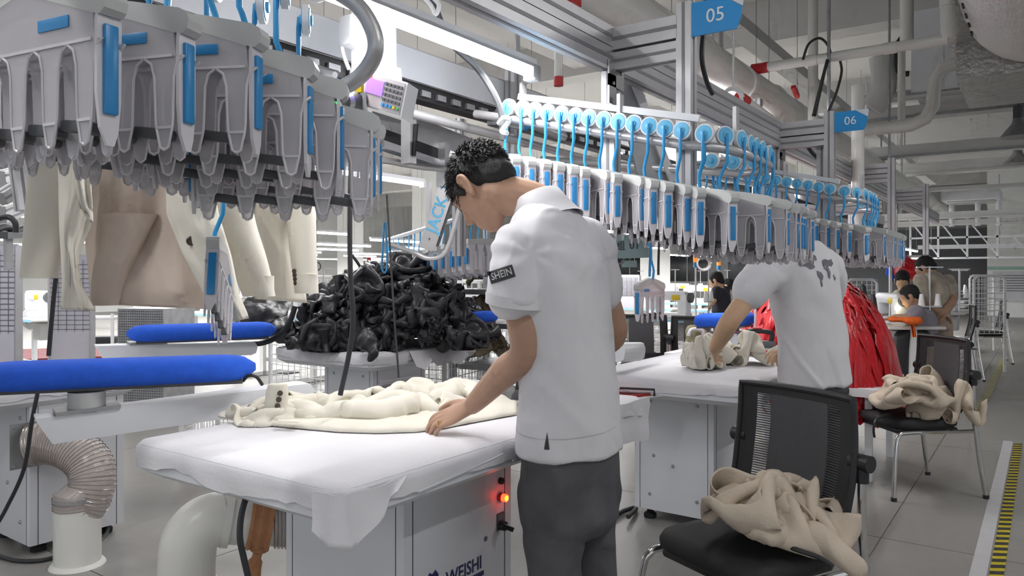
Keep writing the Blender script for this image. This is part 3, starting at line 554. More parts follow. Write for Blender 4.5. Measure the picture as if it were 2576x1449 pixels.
for o in list(COL.objects):
    if o.get('group', 0) is None: del o['group']
# far row of small hangers over the black garments
fr_ = thing('clamp_hanger', 'x', 'hanger')
part('hook', MB().tube([(0, 0, 0), (0, 0, -.1), (0, .018, -.15), (0, .012, -.21)], .005, 6), 'bluehook', fr_, w=False)
part('saddle', MB().prism([(-.17, -.235), (.17, -.235), (.165, -.205), (0, -.198), (-.165, -.205)], (0, 0, 0), (1, 0, 0), (0, 0, 1), .044), 'grey', fr_, w=False, smooth=False)
b = MB()
for k in range(5): b.prism([((k - 2) * .068 - .03, -.235), ((k - 2) * .068 - .015, -.28), ((k - 2) * .068 - .014, -.39), ((k - 2) * .068, -.415), ((k - 2) * .068 + .014, -.39), ((k - 2) * .068 + .015, -.28), ((k - 2) * .068 + .03, -.235)][::-1], (0, 0, 0), (1, 0, 0), (0, 0, 1), .04)
part('clamp_body', b, 'clear2', fr_, w=False, smooth=False)
for s in (-1, 1): part('blue_strip', MB().box((s * .167, 0, -.31), (.008, .026, .1)), 'bluep', fr_, w=False, smooth=False)
A, B = at(965, 600, 6.0), at(1225, 520, 4.7); tf = thing('hanger_rail', 'far rail of small hangers above the black garment heap', 'rail', tuple(A)); part('rail_tube', MB().cyl(A - UP * .02, B - UP * .02, .015), 'alu', tf); part('rail_bracket', MB().bar(A.lerp(B, .5), A.lerp(B, .5) + UP * .3, .03, .03), 'alu', tf, smooth=False)
for k in range(18):
    u = k / 17; p = A.lerp(B, u) ; ang = math.atan2(B.y - A.y, B.x - A.x) + R(90) + R(rnd.uniform(-12, 12)); lab = '%s small hanger from the left in the far row above the black garments' % ORD[k].capitalize()
    if k == 0: fr_.location = p; fr_.rotation_euler = (0, 0, ang); fr_['label'] = lab; fr_['group'] = 'far row of small hangers'
    else: dup(fr_, p, ang, lab, 'far row of small hangers')

# ================================================================== station controller, signs and panels overhead
t = thing('control_box', 'white keypad controller with a violet screen hung beside the nearest hangers', 'controller', tuple(at(970, 290, 2.05)))
o = at(918, 176, 2.05); ux = (at(1026, 208, 2.0) - o); uy = (at(901, 262, 2.05) - o); L, H = ux.length, uy.length; ux.normalize(); uy.normalize(); nn = uy.cross(ux).normalized()
if nn.dot(FW) > 0: nn = -nn
def face(mb, u0, v0, u1, v1, z0, z1):
    c = [o + ux * (u * L) + uy * (v * H) for u, v in ((u0, v0), (u1, v0), (u1, v1), (u0, v1))]; a = [p + nn * z0 for p in c]; b = [p + nn * z1 for p in c]
    return mb.add(a + b, [(3, 2, 1, 0), (4, 5, 6, 7), (0, 1, 5, 4), (1, 2, 6, 5), (2, 3, 7, 6), (3, 0, 4, 7)])
part('casing', face(MB(), 0, 0, 1, 1, -.06, 0), 'plast', t, smooth=False); part('mount', MB().bar(o + ux * (L * .35) + uy * (H * .4) - nn * .05, at(940, 200, 2.32), .03, .03), 'galv', t, smooth=False); part('keypad_panel', face(MB(), .05, .05, .96, .95, 0, .002), mat('panel_grey', '#b9b2b8', .5), t, smooth=False)
part('screen', face(MB(), .11, .18, .5, .6, .002, .004), 'screen', t, smooth=False); part('status_led', face(MB(), .16, .09, .2, .14, .002, .005), 'ledr', t, smooth=False)
for r_ in range(5):
    for c_ in range(5):
        mm = 'sign' if r_ == 4 and c_ < 3 else 'ledg' if (r_, c_) == (4, 4) else 'yel' if (r_, c_) == (4, 3) else 'dgrey'
        if mm == 'ledg': mm = mat('green_key', '#4fae6a', .5)
        part('key', face(MB(), .53 + c_ * .085, .16 + r_ * .15, .53 + c_ * .085 + .055, .16 + r_ * .15 + .08, .002, .005), mm, t, smooth=False)
t = thing('controller_post', 'bright white box post carrying the keypad controller under the lit tube', 'post', tuple(at(935, 220, 2.3))); a, b = at(884, 215, 2.3), at(982, -20, 2.3)
part('box_section', MB().add([at(884, 225, 2.3), at(982, 225, 2.3), at(982, -30, 2.3), at(884, -30, 2.3)] + [p + FW * .12 for p in (at(884, 225, 2.3), at(982, 225, 2.3), at(982, -30, 2.3), at(884, -30, 2.3))], [(3, 2, 1, 0), (4, 5, 6, 7), (0, 1, 5, 4), (1, 2, 6, 5), (2, 3, 7, 6), (3, 0, 4, 7)]), 'white', t, smooth=False)
part('junction_box', MB().rbox(at(882, 80, 2.27), (.05, .05, .09), .006), 'white', t); part('lead', MB().tube([at(878, 75, 2.27), at(862, 95, 2.27), at(862, 130, 2.27), at(878, 175, 2.27)], .006, 7, smooth=5), 'wcable', t)
t = thing('clear_screen', 'clear acrylic plate standing behind the controller', 'plate', tuple(at(960, 200, 2.12))); part('plate', MB().add([at(900, 145, 2.12), at(1008, 172, 2.09), at(1012, 210, 2.09), at(905, 190, 2.12)] + [p + FW * .006 for p in (at(900, 145, 2.12), at(1008, 172, 2.09), at(1012, 210, 2.09), at(905, 190, 2.12))], [(3, 2, 1, 0), (4, 5, 6, 7), (0, 1, 5, 4), (1, 2, 6, 5), (2, 3, 7, 6), (3, 0, 4, 7)]), 'clear', t, smooth=False)
t = thing('lift_motor', 'round dark motor with a green indicator beside the controller', 'motor', tuple(at(880, 275, 1.95))); a, b = at(846, 258, 1.9), at(925, 250, 2.1)
part('barrel', MB().cyl(a, b, .026, n=18), 'dgrey', t); part('collar', MB().cyl(a.lerp(b, .1), a.lerp(b, .25), .03, n=18), 'steel', t); part('indicator', MB().cyl(a - (b - a).normalized() * .004, a, .013, n=14), 'ledg', t); part('yellow_tab', MB().box(at(902, 222, 2.0), (.03, .01, .025)), 'yellow', t, smooth=False)
cable('white cable hanging below the controller', [at(915, 235, 2.0), at(918, 270, 2.0), at(930, 298, 2.0), at(945, 320, 2.0)], .006, 'wcable')
# slanted lift cover with lettering
t = thing('lift_cover', 'slanted silver lift cover with light blue lettering in front of the bowed head', 'cover', tuple(at(1070, 636, 3.3)))
o = at(1072, 628, 3.3); e = at(1152, 385, 3.3); uy = (e - o); Lc = uy.length; uy.normalize(); ux = (RX - uy * RX.dot(uy)).normalized()
part('cover_plate', MB().prism([(-.034, .01), (-.028, 0), (.024, 0), (.036, .014), (.036, Lc), (-.034, Lc)], o, ux, uy, .012), 'alu', t, smooth=False)
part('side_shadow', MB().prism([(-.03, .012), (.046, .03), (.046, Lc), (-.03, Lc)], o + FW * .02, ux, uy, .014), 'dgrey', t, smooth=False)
part('lettering', place_text('JACK', .072, o + uy * (Lc * .36) - FW * .008, uy, -ux, .0006, True, 1.0), 'cyan', t, smooth=False)
part('lettering', place_text('杰克', .06, o + uy * (Lc * .74) - FW * .008, uy, -ux, .0006, True), 'cyan', t, smooth=False)
part('screw', MB().cyl(o + uy * .05 - FW * .007, o + uy * .05 - FW * .012, .004, n=8), 'dgrey', t)
single('bent_guide_tube', MB().tube([at(1172, 460, 3.25), at(1146, 560, 3.25), at(1128, 620, 3.25), at(1110, 644, 3.25), at(1075, 650, 3.25), at(1040, 635, 3.25), at(980, 614, 3.3)], .011, 10, smooth=4), 'alu', 'bent grey tube curving below the slanted lift cover', 'tube')
# sage green overhead sign
t = thing('section_sign', 'sage green hanging sign with dark characters behind the worker\'s shoulder', 'sign', tuple(at(1555, 652, 4.6))); a = at(1490, 652, 4.6); b = at(1632, 648, 4.3); ux = (b - a); Ls = ux.length; ux.normalize(); Hs = .135
part('board', MB().prism([(0, 0), (Ls, 0), (Ls, Hs), (0, Hs)], a, ux, UP, .02), 'teal', t, smooth=False)
nn = -(ux.cross(UP)); nn = nn if nn.dot(FW) < 0 else -nn
part('characters', place_text('整烫组', .06, a + ux * (Ls * .40) + UP * (Hs * .52) + nn * .0115, ux, UP, .0006, True), 'ink', t, smooth=False); part('characters', place_text('01', .075, a + ux * (Ls * .78) + UP * (Hs * .55) + nn * .0115, ux, UP, .0006), 'ink', t, smooth=False)
for s in (.1, .9): part('cord', MB().cyl(a + ux * (Ls * s) + UP * Hs, a + ux * (Ls * s) + UP * (Hs + .8), .003, n=5), 'wcable', t)
single('round_guide', MB().tube([at(1590, 570, 3.9), at(1610, 596, 3.9), at(1640, 604, 3.9), at(1670, 596, 3.9), at(1690, 572, 3.9)], .014, 10, smooth=5), 'alu', 'curved grey tube hanging below the 05 hangers', 'tube')
# left top: post with holes and slanted channel
t = thing('slotted_post', 'aluminium post with drilled steel plate behind the second hanger', 'post', tuple(at(365, 120, 2.2))); prof(at(352, 130, 2.2), at(352, -60, 2.2), .06, .06, 'upright', t); part('plate', MB().box(at(366, 20, 2.14), (.03, .006, .12), YAW), 'galv', t, smooth=False)
h = MB()
for y in (22, 52): h.cyl(at(366, y, 2.139), at(366, y, 2.134), .005, n=8)
part('hole', h, 'black', t)
t = thing('slanted_channel', 'slanted grey channel at the upper left beside the blue hooks', 'channel', tuple(at(540, 140, 2.3))); part('channel', MB().bar(at(440, -40, 2.3), at(525, 160, 2.35), .09, .04, FW), 'alu', t, smooth=False); part('edge', MB().bar(at(485, -40, 2.28), at(545, 150, 2.33), .012, .05, FW), 'white', t, smooth=False)
for k, (a, b, w, lab) in enumerate([((0, 395, 2.6), (120, 350, 3.2), .05, 'upper diagonal truss bar at the left edge'), ((0, 500, 3.0), (95, 440, 3.2), .05, 'middle diagonal truss bar at the left edge'), ((40, 380, 3.0), (60, 530, 3.0), .05, 'upright truss bar at the left edge')]):
    q = thing('truss_bar', lab, 'bar', tuple(at(*a))); prof(at(*a), at(*b), w, w, 'bar_profile', q)
single('black_hose', MB().tube([at(-10, 552, 3.2), at(20, 546, 3.2), at(38, 560, 3.2), at(40, 585, 3.2)], .012, 8, smooth=5), 'cable', 'thick black hose bent over the frame at the left edge', 'hose')
t = thing('hanging_tray', 'dark cable tray with loose wires at the left edge below the truss', 'tray', tuple(at(40, 590, 3.4))); part('tray', MB().bar(at(-20, 592, 3.3), at(75, 588, 3.8), .12, .03), 'dgrey', t, smooth=False); part('wires', MB().tube([at(-15, 580, 3.3), at(15, 572, 3.4), at(40, 582, 3.5), at(70, 572, 3.7)], .015, 7, smooth=4), 'cable', t); part('tray_leg', MB().bar(at(20, 592, 3.5), at(22, 680, 3.5), .03, .03), 'alu', t, smooth=False)

# ================================================================== ironing stations
def rrect(x0, x1, y0, y1, r, n=6, step=.03):
    """outline of a rounded rectangle, evenly sampled"""
    P = []
    for cx, cy, a0 in ((x1 - r, y0 + r, -90), (x1 - r, y1 - r, 0), (x0 + r, y1 - r, 90), (x0 + r, y0 + r, 180)):
        for k in range(n + 1): a = R(a0 + 90 * k / n); P.append(Vector((cx + r * math.cos(a), cy + r * math.sin(a), 0)))
    out = []
    for a, b in zip(P, P[1:] + P[:1]):
        m = max(1, int((b - a).length / step))
        for q in range(m): out.append(a.lerp(b, q / m))
    return out
def cover(x0, x1, y0, y1, z, drop, seed, rag=.02):
    out = rrect(x0, x1, y0, y1, .05); c = Vector(((x0 + x1) / 2, (y0 + y1) / 2, 0)); mb = MB(); rings = []
    n = len(out)
    def off(i): a, b = out[i - 1], out[(i + 1) % n]; t = (b - a).normalized(); return Vector((t.y, -t.x, 0))
    rings.append([c.lerp(p, .5) + UP * (z + .004) for p in out]); rings.append([p - off(i) * .05 + UP * (z + .003) for i, p in enumerate(out)]); rings.append([p - off(i) * .012 + UP * (z + .001) for i, p in enumerate(out)])
    rings.append([p + off(i) * .002 + UP * (z - .012) for i, p in enumerate(out)])
    H = [drop + rag * noise.noise(Vector((p.x * 5 + seed, p.y * 5, 0))) + rag * .5 * noise.noise(Vector((p.x * 24, p.y * 24, seed))) for p in out]
    for u in (.4, .75, 1.0): rings.append([p + off(i) * (.004 + .010 * u * noise.noise(Vector((p.x * 9 + seed, p.y * 9, u)))) + UP * (z - .012 - H[i] * u) for i, p in enumerate(out)])
    mb.loft(rings, cap=False); k = len(mb.v); mb.v.append(c + UP * (z + .005)); o = 0
    for i in range(n): mb.f.append((k, (i + 1) % n, i))
    return mb
def ironing_table(label, x1, y0, W, L, z, cab, seed, cabz=.06):
    """x1 right edge, y0 near end, cab = (x0, x1, y0, y1) of the cabinet"""
    t = thing('ironing_table', label, 'table', ((cab[0] + cab[1]) / 2, (cab[2] + cab[3]) / 2, 0)); x0, y1 = x1 - W, y0 + L
    part('cover', cover(x0, x1, y0, y1, z, .045, seed), 'cloth', t, ang=60)
    out = rrect(x0 + .004, x1 - .004, y0 + .004, y1 - .004, .05, 4, .3)
    part('tray', MB().loft([[p + UP * (z - .005) for p in out], [p + UP * (z - .075) for p in out], [Vector((p.x + (.04 if p.x < (x0 + x1) / 2 else -.04), p.y + (.04 if p.y < (y0 + y1) / 2 else -.04), z - .10)) for p in out]]), 'cab', t, smooth=False)
    b = part('cabinet_body', MB().b2((cab[0], cab[2], cabz), (cab[1], cab[3], z - .095)), 'cab', t, smooth=False)
    s = MB()
    for yy in (cab[2] + .035, cab[3] - .035): s.b2((cab[1], yy - .0015, cabz), (cab[1] + .0012, yy + .0015, z - .1))
    for xx in (cab[0] + .03, cab[1] - .03): s.b2((xx - .0012, cab[2] - .0012, cabz), (xx + .0012, cab[2], z - .1))
    part('panel_seam', s, 'dgrey', b, smooth=False)
    for k, (u, zz) in enumerate([(.2, .14), (.8, .14), (.5, .3), (.25, .34), (.8, z - .16), (.2, z - .16)]):
        x = cab[0] + (cab[1] - cab[0]) * u; part('screw', MB().lathe([(.009, 0), (.009, .003), (.005, .008)], (x, cab[2], zz), (0, -1, 0), 8), 'steel', b)
    for xx in (cab[0] + .06, cab[1] - .06):
        for yy in (cab[2] + .06, cab[3] - .06): part('foot', MB().lathe([(.032, 0), (.034, .02), (.016, .035), (.016, cabz)], (xx, yy, 0), (0, 0, 1), 12), 'rubber', t)
    return t
# front table (the polo worker's)
X1T, Y0T, ZT = -1.2555, 1.121, .80
c0 = Vector((X1T - .17, Y0T + .385, 0)); cl = toY(c0, 1285); cw = -toX(c0, 720)
T1 = ironing_table('white-covered ironing table in the foreground with a red lamp on its cabinet', X1T, Y0T, .86, 1.54, ZT, (c0.x - cw, c0.x, c0.y, c0.y + cl), 1.0)
cabx = c0.x
yl = c0.y + cl * .88
lampz = CAMH - (1250 - 690) / FPX * (-cabx * SA + yl * CA)
part('lamp_bezel', MB().cyl((cabx, yl, lampz), (cabx + .012, yl, lampz), .014, n=16), 'redcap', T1); part('indicator_lamp', MB().cyl((cabx + .012, yl, lampz), (cabx + .026, yl, lampz), .012, n=16), 'ledr', T1); part('lamp_core', MB().cyl((cabx + .026, yl, lampz), (cabx + .0275, yl, lampz), .008, n=14), 'ledy', T1)
part('switch_plate', MB().b2((cabx, yl - .018, lampz - .105), (cabx + .003, yl + .018, lampz - .05)), 'dgrey', T1, smooth=False); part('switch_text', MB().b2((cabx + .003, yl - .014, lampz - .072), (cabx + .004, yl + .014, lampz - .054)), 'greyink', T1, smooth=False)
part('switch_knob', MB().cyl((cabx + .003, yl, lampz - .09), (cabx + .022, yl, lampz - .09), .015, n=14).bar(Vector((cabx + .02, yl - .012, lampz - .084)), Vector((cabx + .042, yl + .014, lampz - .1)), .012, .014), 'black', T1)
part('fuse_cap', MB().cyl((cabx, yl, lampz + .052), (cabx + .01, yl, lampz + .052), .011, n=12), 'rubber', T1)
lo = Vector((cabx + .0012, c0.y + cl * .46, lampz - .178))
part('maker_mark', place_text('WEISHI', .056, lo + Y1 * .03, Y1, UP, .0005, True, .95), mat('navy_ink', '#3a3b63', .5), T1, smooth=False); part('maker_mark', place_text('®', .022, lo + Y1 * .135 + UP * .065, Y1, UP, .0004), mat('navy_ink', '#3a3b63', .5), T1, smooth=False)
part('maker_band', MB().b2((cabx, lo.y - .055, lo.z - .042), (cabx + .0016, lo.y + .125, lo.z - .028)), mat('navy_ink', '#3a3b63', .5), T1, smooth=False)
part('maker_emblem', MB().prism([(-.04, -.06), (.02, -.06), (.016, -.02), (.026, .005), (.03, .03), (.018, .045), (.004, .036), (-.006, .044), (-.02, .03), (-.022, .01), (-.045, -.015), (-.03, -.02)], lo - Y1 * .12, Y1, UP, .003), mat('navy_emblem', '#34356b', .5), T1, smooth=False)
# hanging cover corner at the near end
pt = Vector((X1T, Y0T, ZT)); fl_ = MB(); rows = []
for j in range(9):
    v = j / 8; row = []
    for i in range(15):
        u = i / 14; s = (u - .25) * .30 * (1 - v * .25) ; q = Vector((X1T - (abs(s) if s < 0 else 0) - .0, Y0T + (s if s > 0 else 0), ZT - .012 - v * (.085 + .03 * math.sin(u * 3.0 + .6) - .07 * abs(u - .3))))
        if s < 0: q += Vector((0, -.008 - .02 * v + .006 * math.sin(u * 14), 0))
        else: q += Vector((.008 + .02 * v + .006 * math.sin(u * 12), 0, 0))
        q += Vector((.010 * noise.noise(q * 14), .010 * noise.noise(q * 15 + Vector((3, 1, 2))), .006 * noise.noise(q * 30) * v)); row.append(q)
    rows.append(row)
part('cover_flap', fl_.sheet(rows, .003), 'cloth', T1, ang=80)
rows = []
for j in range(7):
    v = j / 6; row = []
    for i in range(12):
        u = i / 11; q = Vector((X1T + .006 + .03 * v * math.sin(u * 5 + 1) * .4, Y0T + 1.54 - .42 + u * .44, ZT - v * (.12 + .05 * u))) + Vector((.012 * noise.noise(Vector((u * 6, v * 3, 2))), 0, 0)); row.append(q)
    rows.append(row)
part('cover_flap', MB().sheet(rows, .003), 'cloth', T1, ang=80)
cr = MB()
for (ya, yb, dz) in ((.25, .6, .015), (.65, 1.1, .02)): cr.tube([Vector((X1T + .006, Y0T + ya, ZT - .045 - dz)), Vector((X1T + .005, Y0T + (ya + yb) / 2, ZT - .05)), Vector((X1T + .006, Y0T + yb, ZT - .04 + dz * .3))], .0035, 6, smooth=4)
part('cover_fold', cr, 'cloth', T1)
# second table
T2 = ironing_table('white-covered ironing table the second worker leans on', -1.06, 3.30, .86, 1.3, .775, (-1.752, -1.328, 3.586, 4.06), 5.0)
rows = []
for j in range(7):
    v = j / 6; row = []
    for i in range(12): u = i / 11; row.append(Vector((-1.055 + .03 * v * math.sin(u * 6), 3.31 + u * .3, .772 - v * (.2 - .1 * u))) + Vector((.012 * noise.noise(Vector((u * 6, v * 3, 7))), 0, 0)))
    rows.append(row)
part('cover_flap', MB().sheet(rows, .003), 'cloth', T2, ang=80)
# table with the black heap
T3 = ironing_table('white-covered ironing table buried under the heap of black garments', -3.178, 3.09, .9, 1.0, .80, (-3.80, -3.36, 3.28, 3.75), 9.0)
part('foil_vent', MB().b2((-3.36, 3.36, .40), (-3.352, 3.66, .58)), 'foil', T3, smooth=False); part('louvre_frame', MB().b2((-3.36, 3.33, .60), (-3.35, 3.68, .615)), 'white', T3, smooth=False)
part('draw_cloth', MB().sheet([[Vector((-3.17 + .02 * math.sin(i), 3.4 + i * .06, .80 - j * .03 - .01 * math.sin(i * 2.2) * j)) + Vector((j * .02, 0, 0)) for i in range(9)] for j in range(4)], .003), 'cloth', T3)
# left cabinet with the ribbed hose
q0, q1 = onz(75, 1385, .03), onz(310, 1320, .03); xl = (q0.x + q1.x) / 2
T0 = ironing_table('white ironing table cabinet at the left edge with a clear ribbed hose', xl + .05, q0.y - .6, .9, (q1.y - q0.y) + .66, .775, (xl - .45, xl, q0.y, q1.y), 13.0, .045)
hz = at(62, 1115, 3.42); ap = Vector((xl, q0.y + .02, .50)); ap = Vector((xl, onz(62, 1115, .5).y, CAMH - (1115 - 690) / FPX * 3.42))
part('outlet_plate', MB().b2((xl, ap.y - .09, ap.z - .1), (xl + .004, ap.y + .09, ap.z + .1)), 'galv', T0, smooth=False)
for a_, b_ in ((-1, -1), (1, -1), (-1, 1), (1, 1)): part('plate_screw', MB().lathe([(.007, 0), (.004, .005)], (xl + .004, ap.y + a_ * .075, ap.z + b_ * .085), (1, 0, 0), 8), 'steel', T0)
pb = onz(195, 1420, 0); d0 = 3.3
t = thing('ribbed_hose', 'clear ribbed suction hose bending from the left cabinet down to a floor pipe', 'hose', (pb.x, pb.y, .25))
hp = spline([ap + X1 * .005, at(125, 1112, 3.4), at(185, 1130, 3.38), at(226, 1170, 3.36), at(232, 1220, 3.34), at(208, 1275, 3.32), Vector((pb.x, pb.y, .255)) + UP * .05, Vector((pb.x, pb.y, .25))], 8)
part('hose_wall', MB().tube(hp, .094, 22, cap=False), 'hose', t)
f_, L_ = walk(hp); rb = MB()
nr_ = 46
for k in range(nr_):
    p, d = f_(L_ * (k + .5) / nr_); x = d.cross(UP if abs(d.z) < .9 else X1).normalized(); y = d.cross(x).normalized(); ring = [p + x * (.0955 * math.cos(2 * math.pi * i / 20)) + y * (.0955 * math.sin(2 * math.pi * i / 20)) for i in range(20)]
    o = MB(); o.tube(ring + [ring[0]], .0026, 5, cap=False); part('wire_rib', o, 'hoserib', t)
p, d = f_(L_ * .93); part('hose_clamp', MB().cyl(p - d * .008, p + d * .008, .098, n=22, cap=False), 'steel', t)
t = thing('floor_pipe', 'short white floor pipe under the ribbed hose', 'pipe', (pb.x, pb.y, 0)); part('pipe_stub', MB().lathe([(.093, 0), (.093, .27), (.086, .27), (.086, .02)], (pb.x, pb.y, 0), (0, 0, 1), 28), 'pvc', t); part('sealant', MB().lathe([(.112, 0), (.106, .01), (.093, .016)], (pb.x, pb.y, 0), (0, 0, 1), 28), 'pvc', t)
cable('black power cord running down the left cabinet to the floor', [at(95, 985, 3.0), at(80, 1060, 3.0), at(60, 1180, 3.05), at(15, 1280, 3.1), at(-15, 1330, 3.1)], .008)
cable('black cord lying on the floor in front of the floor pipe', [onz(-10, 1395, .01), onz(40, 1410, .01), onz(100, 1410, .01), onz(150, 1398, .01)], .009)
cable('grey cord dropping from the left cabinet to the floor pipe', [at(268, 1295, 3.75), at(272, 1330, 3.7), at(258, 1355, 3.62), onz(238, 1368, .01)], .009, 'dgrey')
# big pvc elbow of the front table
t = thing('suction_elbow', 'large white pvc elbow pipe joining the front cabinet from the left', 'pipe', tuple(onz(470, 1500, 0)))
e0 = at(745, 1314, 2.64)
g1 = at(560, 1304, 2.56); g2 = at(470, 1400, 2.5); g2.z = g1.z - .12; v0 = Vector((g2.x, g2.y, 0))
r_ = .0865
part('horizontal_run', MB().cyl(e0, g1, r_ * .96, n=24), 'pvc', t)
mid = Vector((g2.x, g2.y, g1.z)); el = spline([g1, g1.lerp(mid, .5) - UP * .006, g1.lerp(mid, .9) - UP * .05, mid - UP * .13, mid - UP * .22], 6)
part('elbow', MB().tube(el, r_ * 1.04, 24), 'pvc', t); part('drop', MB().cyl(mid - UP * .18, v0, r_, n=24), 'pvc', t)
for a, b in ((g1.lerp(e0, .02), g1.lerp(e0, .12)), (mid - UP * .19, mid - UP * .23)): part('socket', MB().cyl(a, b, r_ * 1.1, n=24), 'pvc', t)
w0, w1 = g1.lerp(e0, .36), g1.lerp(e0, .66); wr_ = [r_ * (1.1 + .05 * math.sin(k * 1.9)) for k in range(9)]
t2 = thing('tape_wrap', 'brown tape wrapped round the white suction pipe with a dangling end', 'tape', tuple(w0)); part('winding', MB().tube([w0.lerp(w1, k / 8) for k in range(9)], wr_, 24), 'tape', t2)
s0 = w0.lerp(w1, .5) - UP * (r_ * 1.05); part('tail', MB().tube([s0 + UP * .02, s0 - UP * .02 - RX * .01, s0 - UP * .06 - RX * .02, s0 - UP * .13 - RX * .03], [.034, .016, .024, .026], 8, smooth=4), 'tape', t2)
rr_ = MB()
for k in range(6):
    p = g1.lerp(e0, .70 + k * .05); rr_.tube([p + (UP * math.cos(a) + (e0 - g1).normalized().cross(UP) * math.sin(a)) * r_ * 1.02 for a in [2 * math.pi * i / 20 for i in range(21)]], .004, 5, cap=False)
part('hose_ribs', rr_, 'hoserib', t)
cable('black cord hanging from the front table in front of the white elbow pipe', [at(626, 1230, 1.9), at(608, 1290, 1.86), at(603, 1350, 1.84), at(612, 1400, 1.84), at(626, 1460, 1.84)], .008)

# ------------------------------------------------------------------ swing arms with padded blue boards
def sleeve_board(label, p0, p1, w0, w1, th):
    """long padded board between two end points, rounded at both ends"""
    ax = (p1 - p0); L = ax.length; ax.normalize(); sx = ax.cross(UP).normalized(); rings = []; n = 22
    for k in range(25):
        u = k / 24; e = math.sqrt(max(0, 1 - (max(0, abs(u - .5) - .36) / .14) ** 2)); w = (w0 + (w1 - w0) * u) * (.18 + .82 * e); h = th * (.3 + .7 * e)
        ring = []
        for i in range(n):
            a = 2 * math.pi * i / n; c, s = math.cos(a), math.sin(a); ring.append(p0 + ax * (L * u) + sx * (w * math.copysign(abs(c) ** .7, c)) + UP * (h * math.copysign(abs(s) ** (.75 if s > 0 else .5), s)))
        rings.append(ring)
    mb = MB().loft(rings); o = thing('sleeve_board', label, 'ironing board', tuple(p0.lerp(p1, .5) - UP * th)); part('blue_pad', mb, 'royal', o, ang=70)
    part('underside', MB().bar(p0.lerp(p1, .06) - UP * th, p0.lerp(p1, .94) - UP * th, w1 * 1.3, .012), 'dgrey', o, smooth=False); return o
def swing_arm(label, a, b, w, h, post=None, m='white', pm='grey'):
    o = thing('swing_arm', label, 'arm', tuple(b)); ax = (b - a).normalized(); sx = ax.cross(UP).normalized(); L = (b - a).length
    pr = [(0, -h * .1), (h * .5, -h), (L - h * .45, -h), (L - h * .1, -h * .85), (L, -h * .5), (L, -h * .3), (L - h * .15, -h * .05), (L - h * .4, 0), (0, 0)]
    part('beam', MB().prism(pr, a, ax, UP, w), m, o, smooth=False)
    if post: part('pedestal', MB().cyl(a.lerp(b, post[0]) - UP * .004, a.lerp(b, post[0]) + UP * post[1], post[2], n=20), pm, o); part('flange', MB().bar(a.lerp(b, post[0]) - ax * .09 + UP * .006, a.lerp(b, post[0]) + ax * .09 + UP * .006, w * 1.15, .012), 'galv', o, smooth=False)
    return o
sleeve_board('long padded royal blue ironing board at the left edge in front', at(-70, 950, 2.30), at(642, 922, 2.68), .10, .085, .045)
a1 = at(88, 1005, 2.34); a1.z = .80; b1 = at(778, 985, 2.86); b1.z = .83
swing_arm('white swing arm under the nearest blue board', a1 + UP * .03, b1 + UP * .035, .10, .085, (.16, .06, .055))
cable('black cord curving from the blue board tip to the swing arm', [at(612, 958, 2.62), at(625, 945, 2.6), at(645, 948, 2.6), at(660, 968, 2.62)], .006)
cable('short black cord under the white swing arm', [at(590, 1000, 2.9), at(600, 1022, 2.9), at(610, 1042, 2.9)], .007)
sleeve_board('padded royal blue ironing board behind the cream jacket', at(318, 840, 4.0), at(694, 828, 4.35), .115, .09, .045)
swing_arm('white swing arm under the second blue board', at(240, 868, 3.95), at(640, 858, 4.4), .13, .075, (.3, .05, .05))
sleeve_board('small-looking blue ironing board to the right of the black heap', at(1126, 805, 5.2), at(1236, 796, 4.9), .11, .10, .04)
swing_arm('white swing arm under the blue board right of the black heap', at(1120, 828, 5.2), at(1210, 822, 5.0), .14, .08, (.4, .03, .05))
sleeve_board('blue ironing board behind the second worker\'s forearm', at(1756, 806, 5.0), at(1892, 802, 4.75), .11, .10, .045)
swing_arm('grey swing arm under the blue board near the red heap', at(1800, 836, 5.0), at(1882, 836, 4.8), .2, .1, (.5, .04, .05), 'cab')
swing_arm('rounded white swing arm end beside the polo worker\'s elbow', at(1500, 862, 3.9), at(1598, 862, 3.6), .12, .09, (.3, .03, .04))
# irons and small tools
def iron(label, p, rz, s=1.0):
    o = thing('steam_iron', label, 'iron', tuple(p), rz); part('sole', MB().prism([(-.1, -.045), (.06, -.045), (.12, 0), (.06, .045), (-.1, .045)], (0, 0, .008), (1, 0, 0), (0, 1, 0), .014), 'steel', o, w=False, smooth=False)
    part('body', MB().loft([[Vector((x, y * k, z)) for x, y in ((-.09, -.04), (.05, -.04), (.1, 0), (.05, .04), (-.09, .04))] for k, z in ((1, .015), (.9, .035), (.55, .05))]), 'dgrey', o, w=False); part('handle', MB().tube([(-.07, 0, .045), (-.08, 0, .085), (-.06, 0, .1), (.03, 0, .105), (.055, 0, .095), (.05, 0, .05)], .013, 9, smooth=3), 'black', o, w=False); part('trigger', MB().rbox((.0, 0, .118), (.05, .02, .01), .004), 'redk', o, w=False); o.scale = (s, s, s); return o
iron('steam iron on the front table behind the polo worker', onz(1284, 1006, .805), R(150)); iron('steam iron with a raised grey handle beside the second worker\'s hand', onz(1905, 885, .80) + UP * .012, YAW + R(165), 1.1)
p = onz(1900, 890, .78); single('hose_pole', MB().tube([Vector((p.x, p.y, .78)), Vector((p.x, p.y, 1.05)), Vector((p.x, p.y, 1.13)), Vector((p.x + .02, p.y, 1.16))], .007, 8), 'white', 'thin white pole standing on the second table before the red heap', 'pole')
t = thing('iron_rest', 'iron rest tray with a red silicone pad under the second table edge', 'tray', tuple(at(1605, 1000, 3.62))); a = at(1570, 992, 3.72)
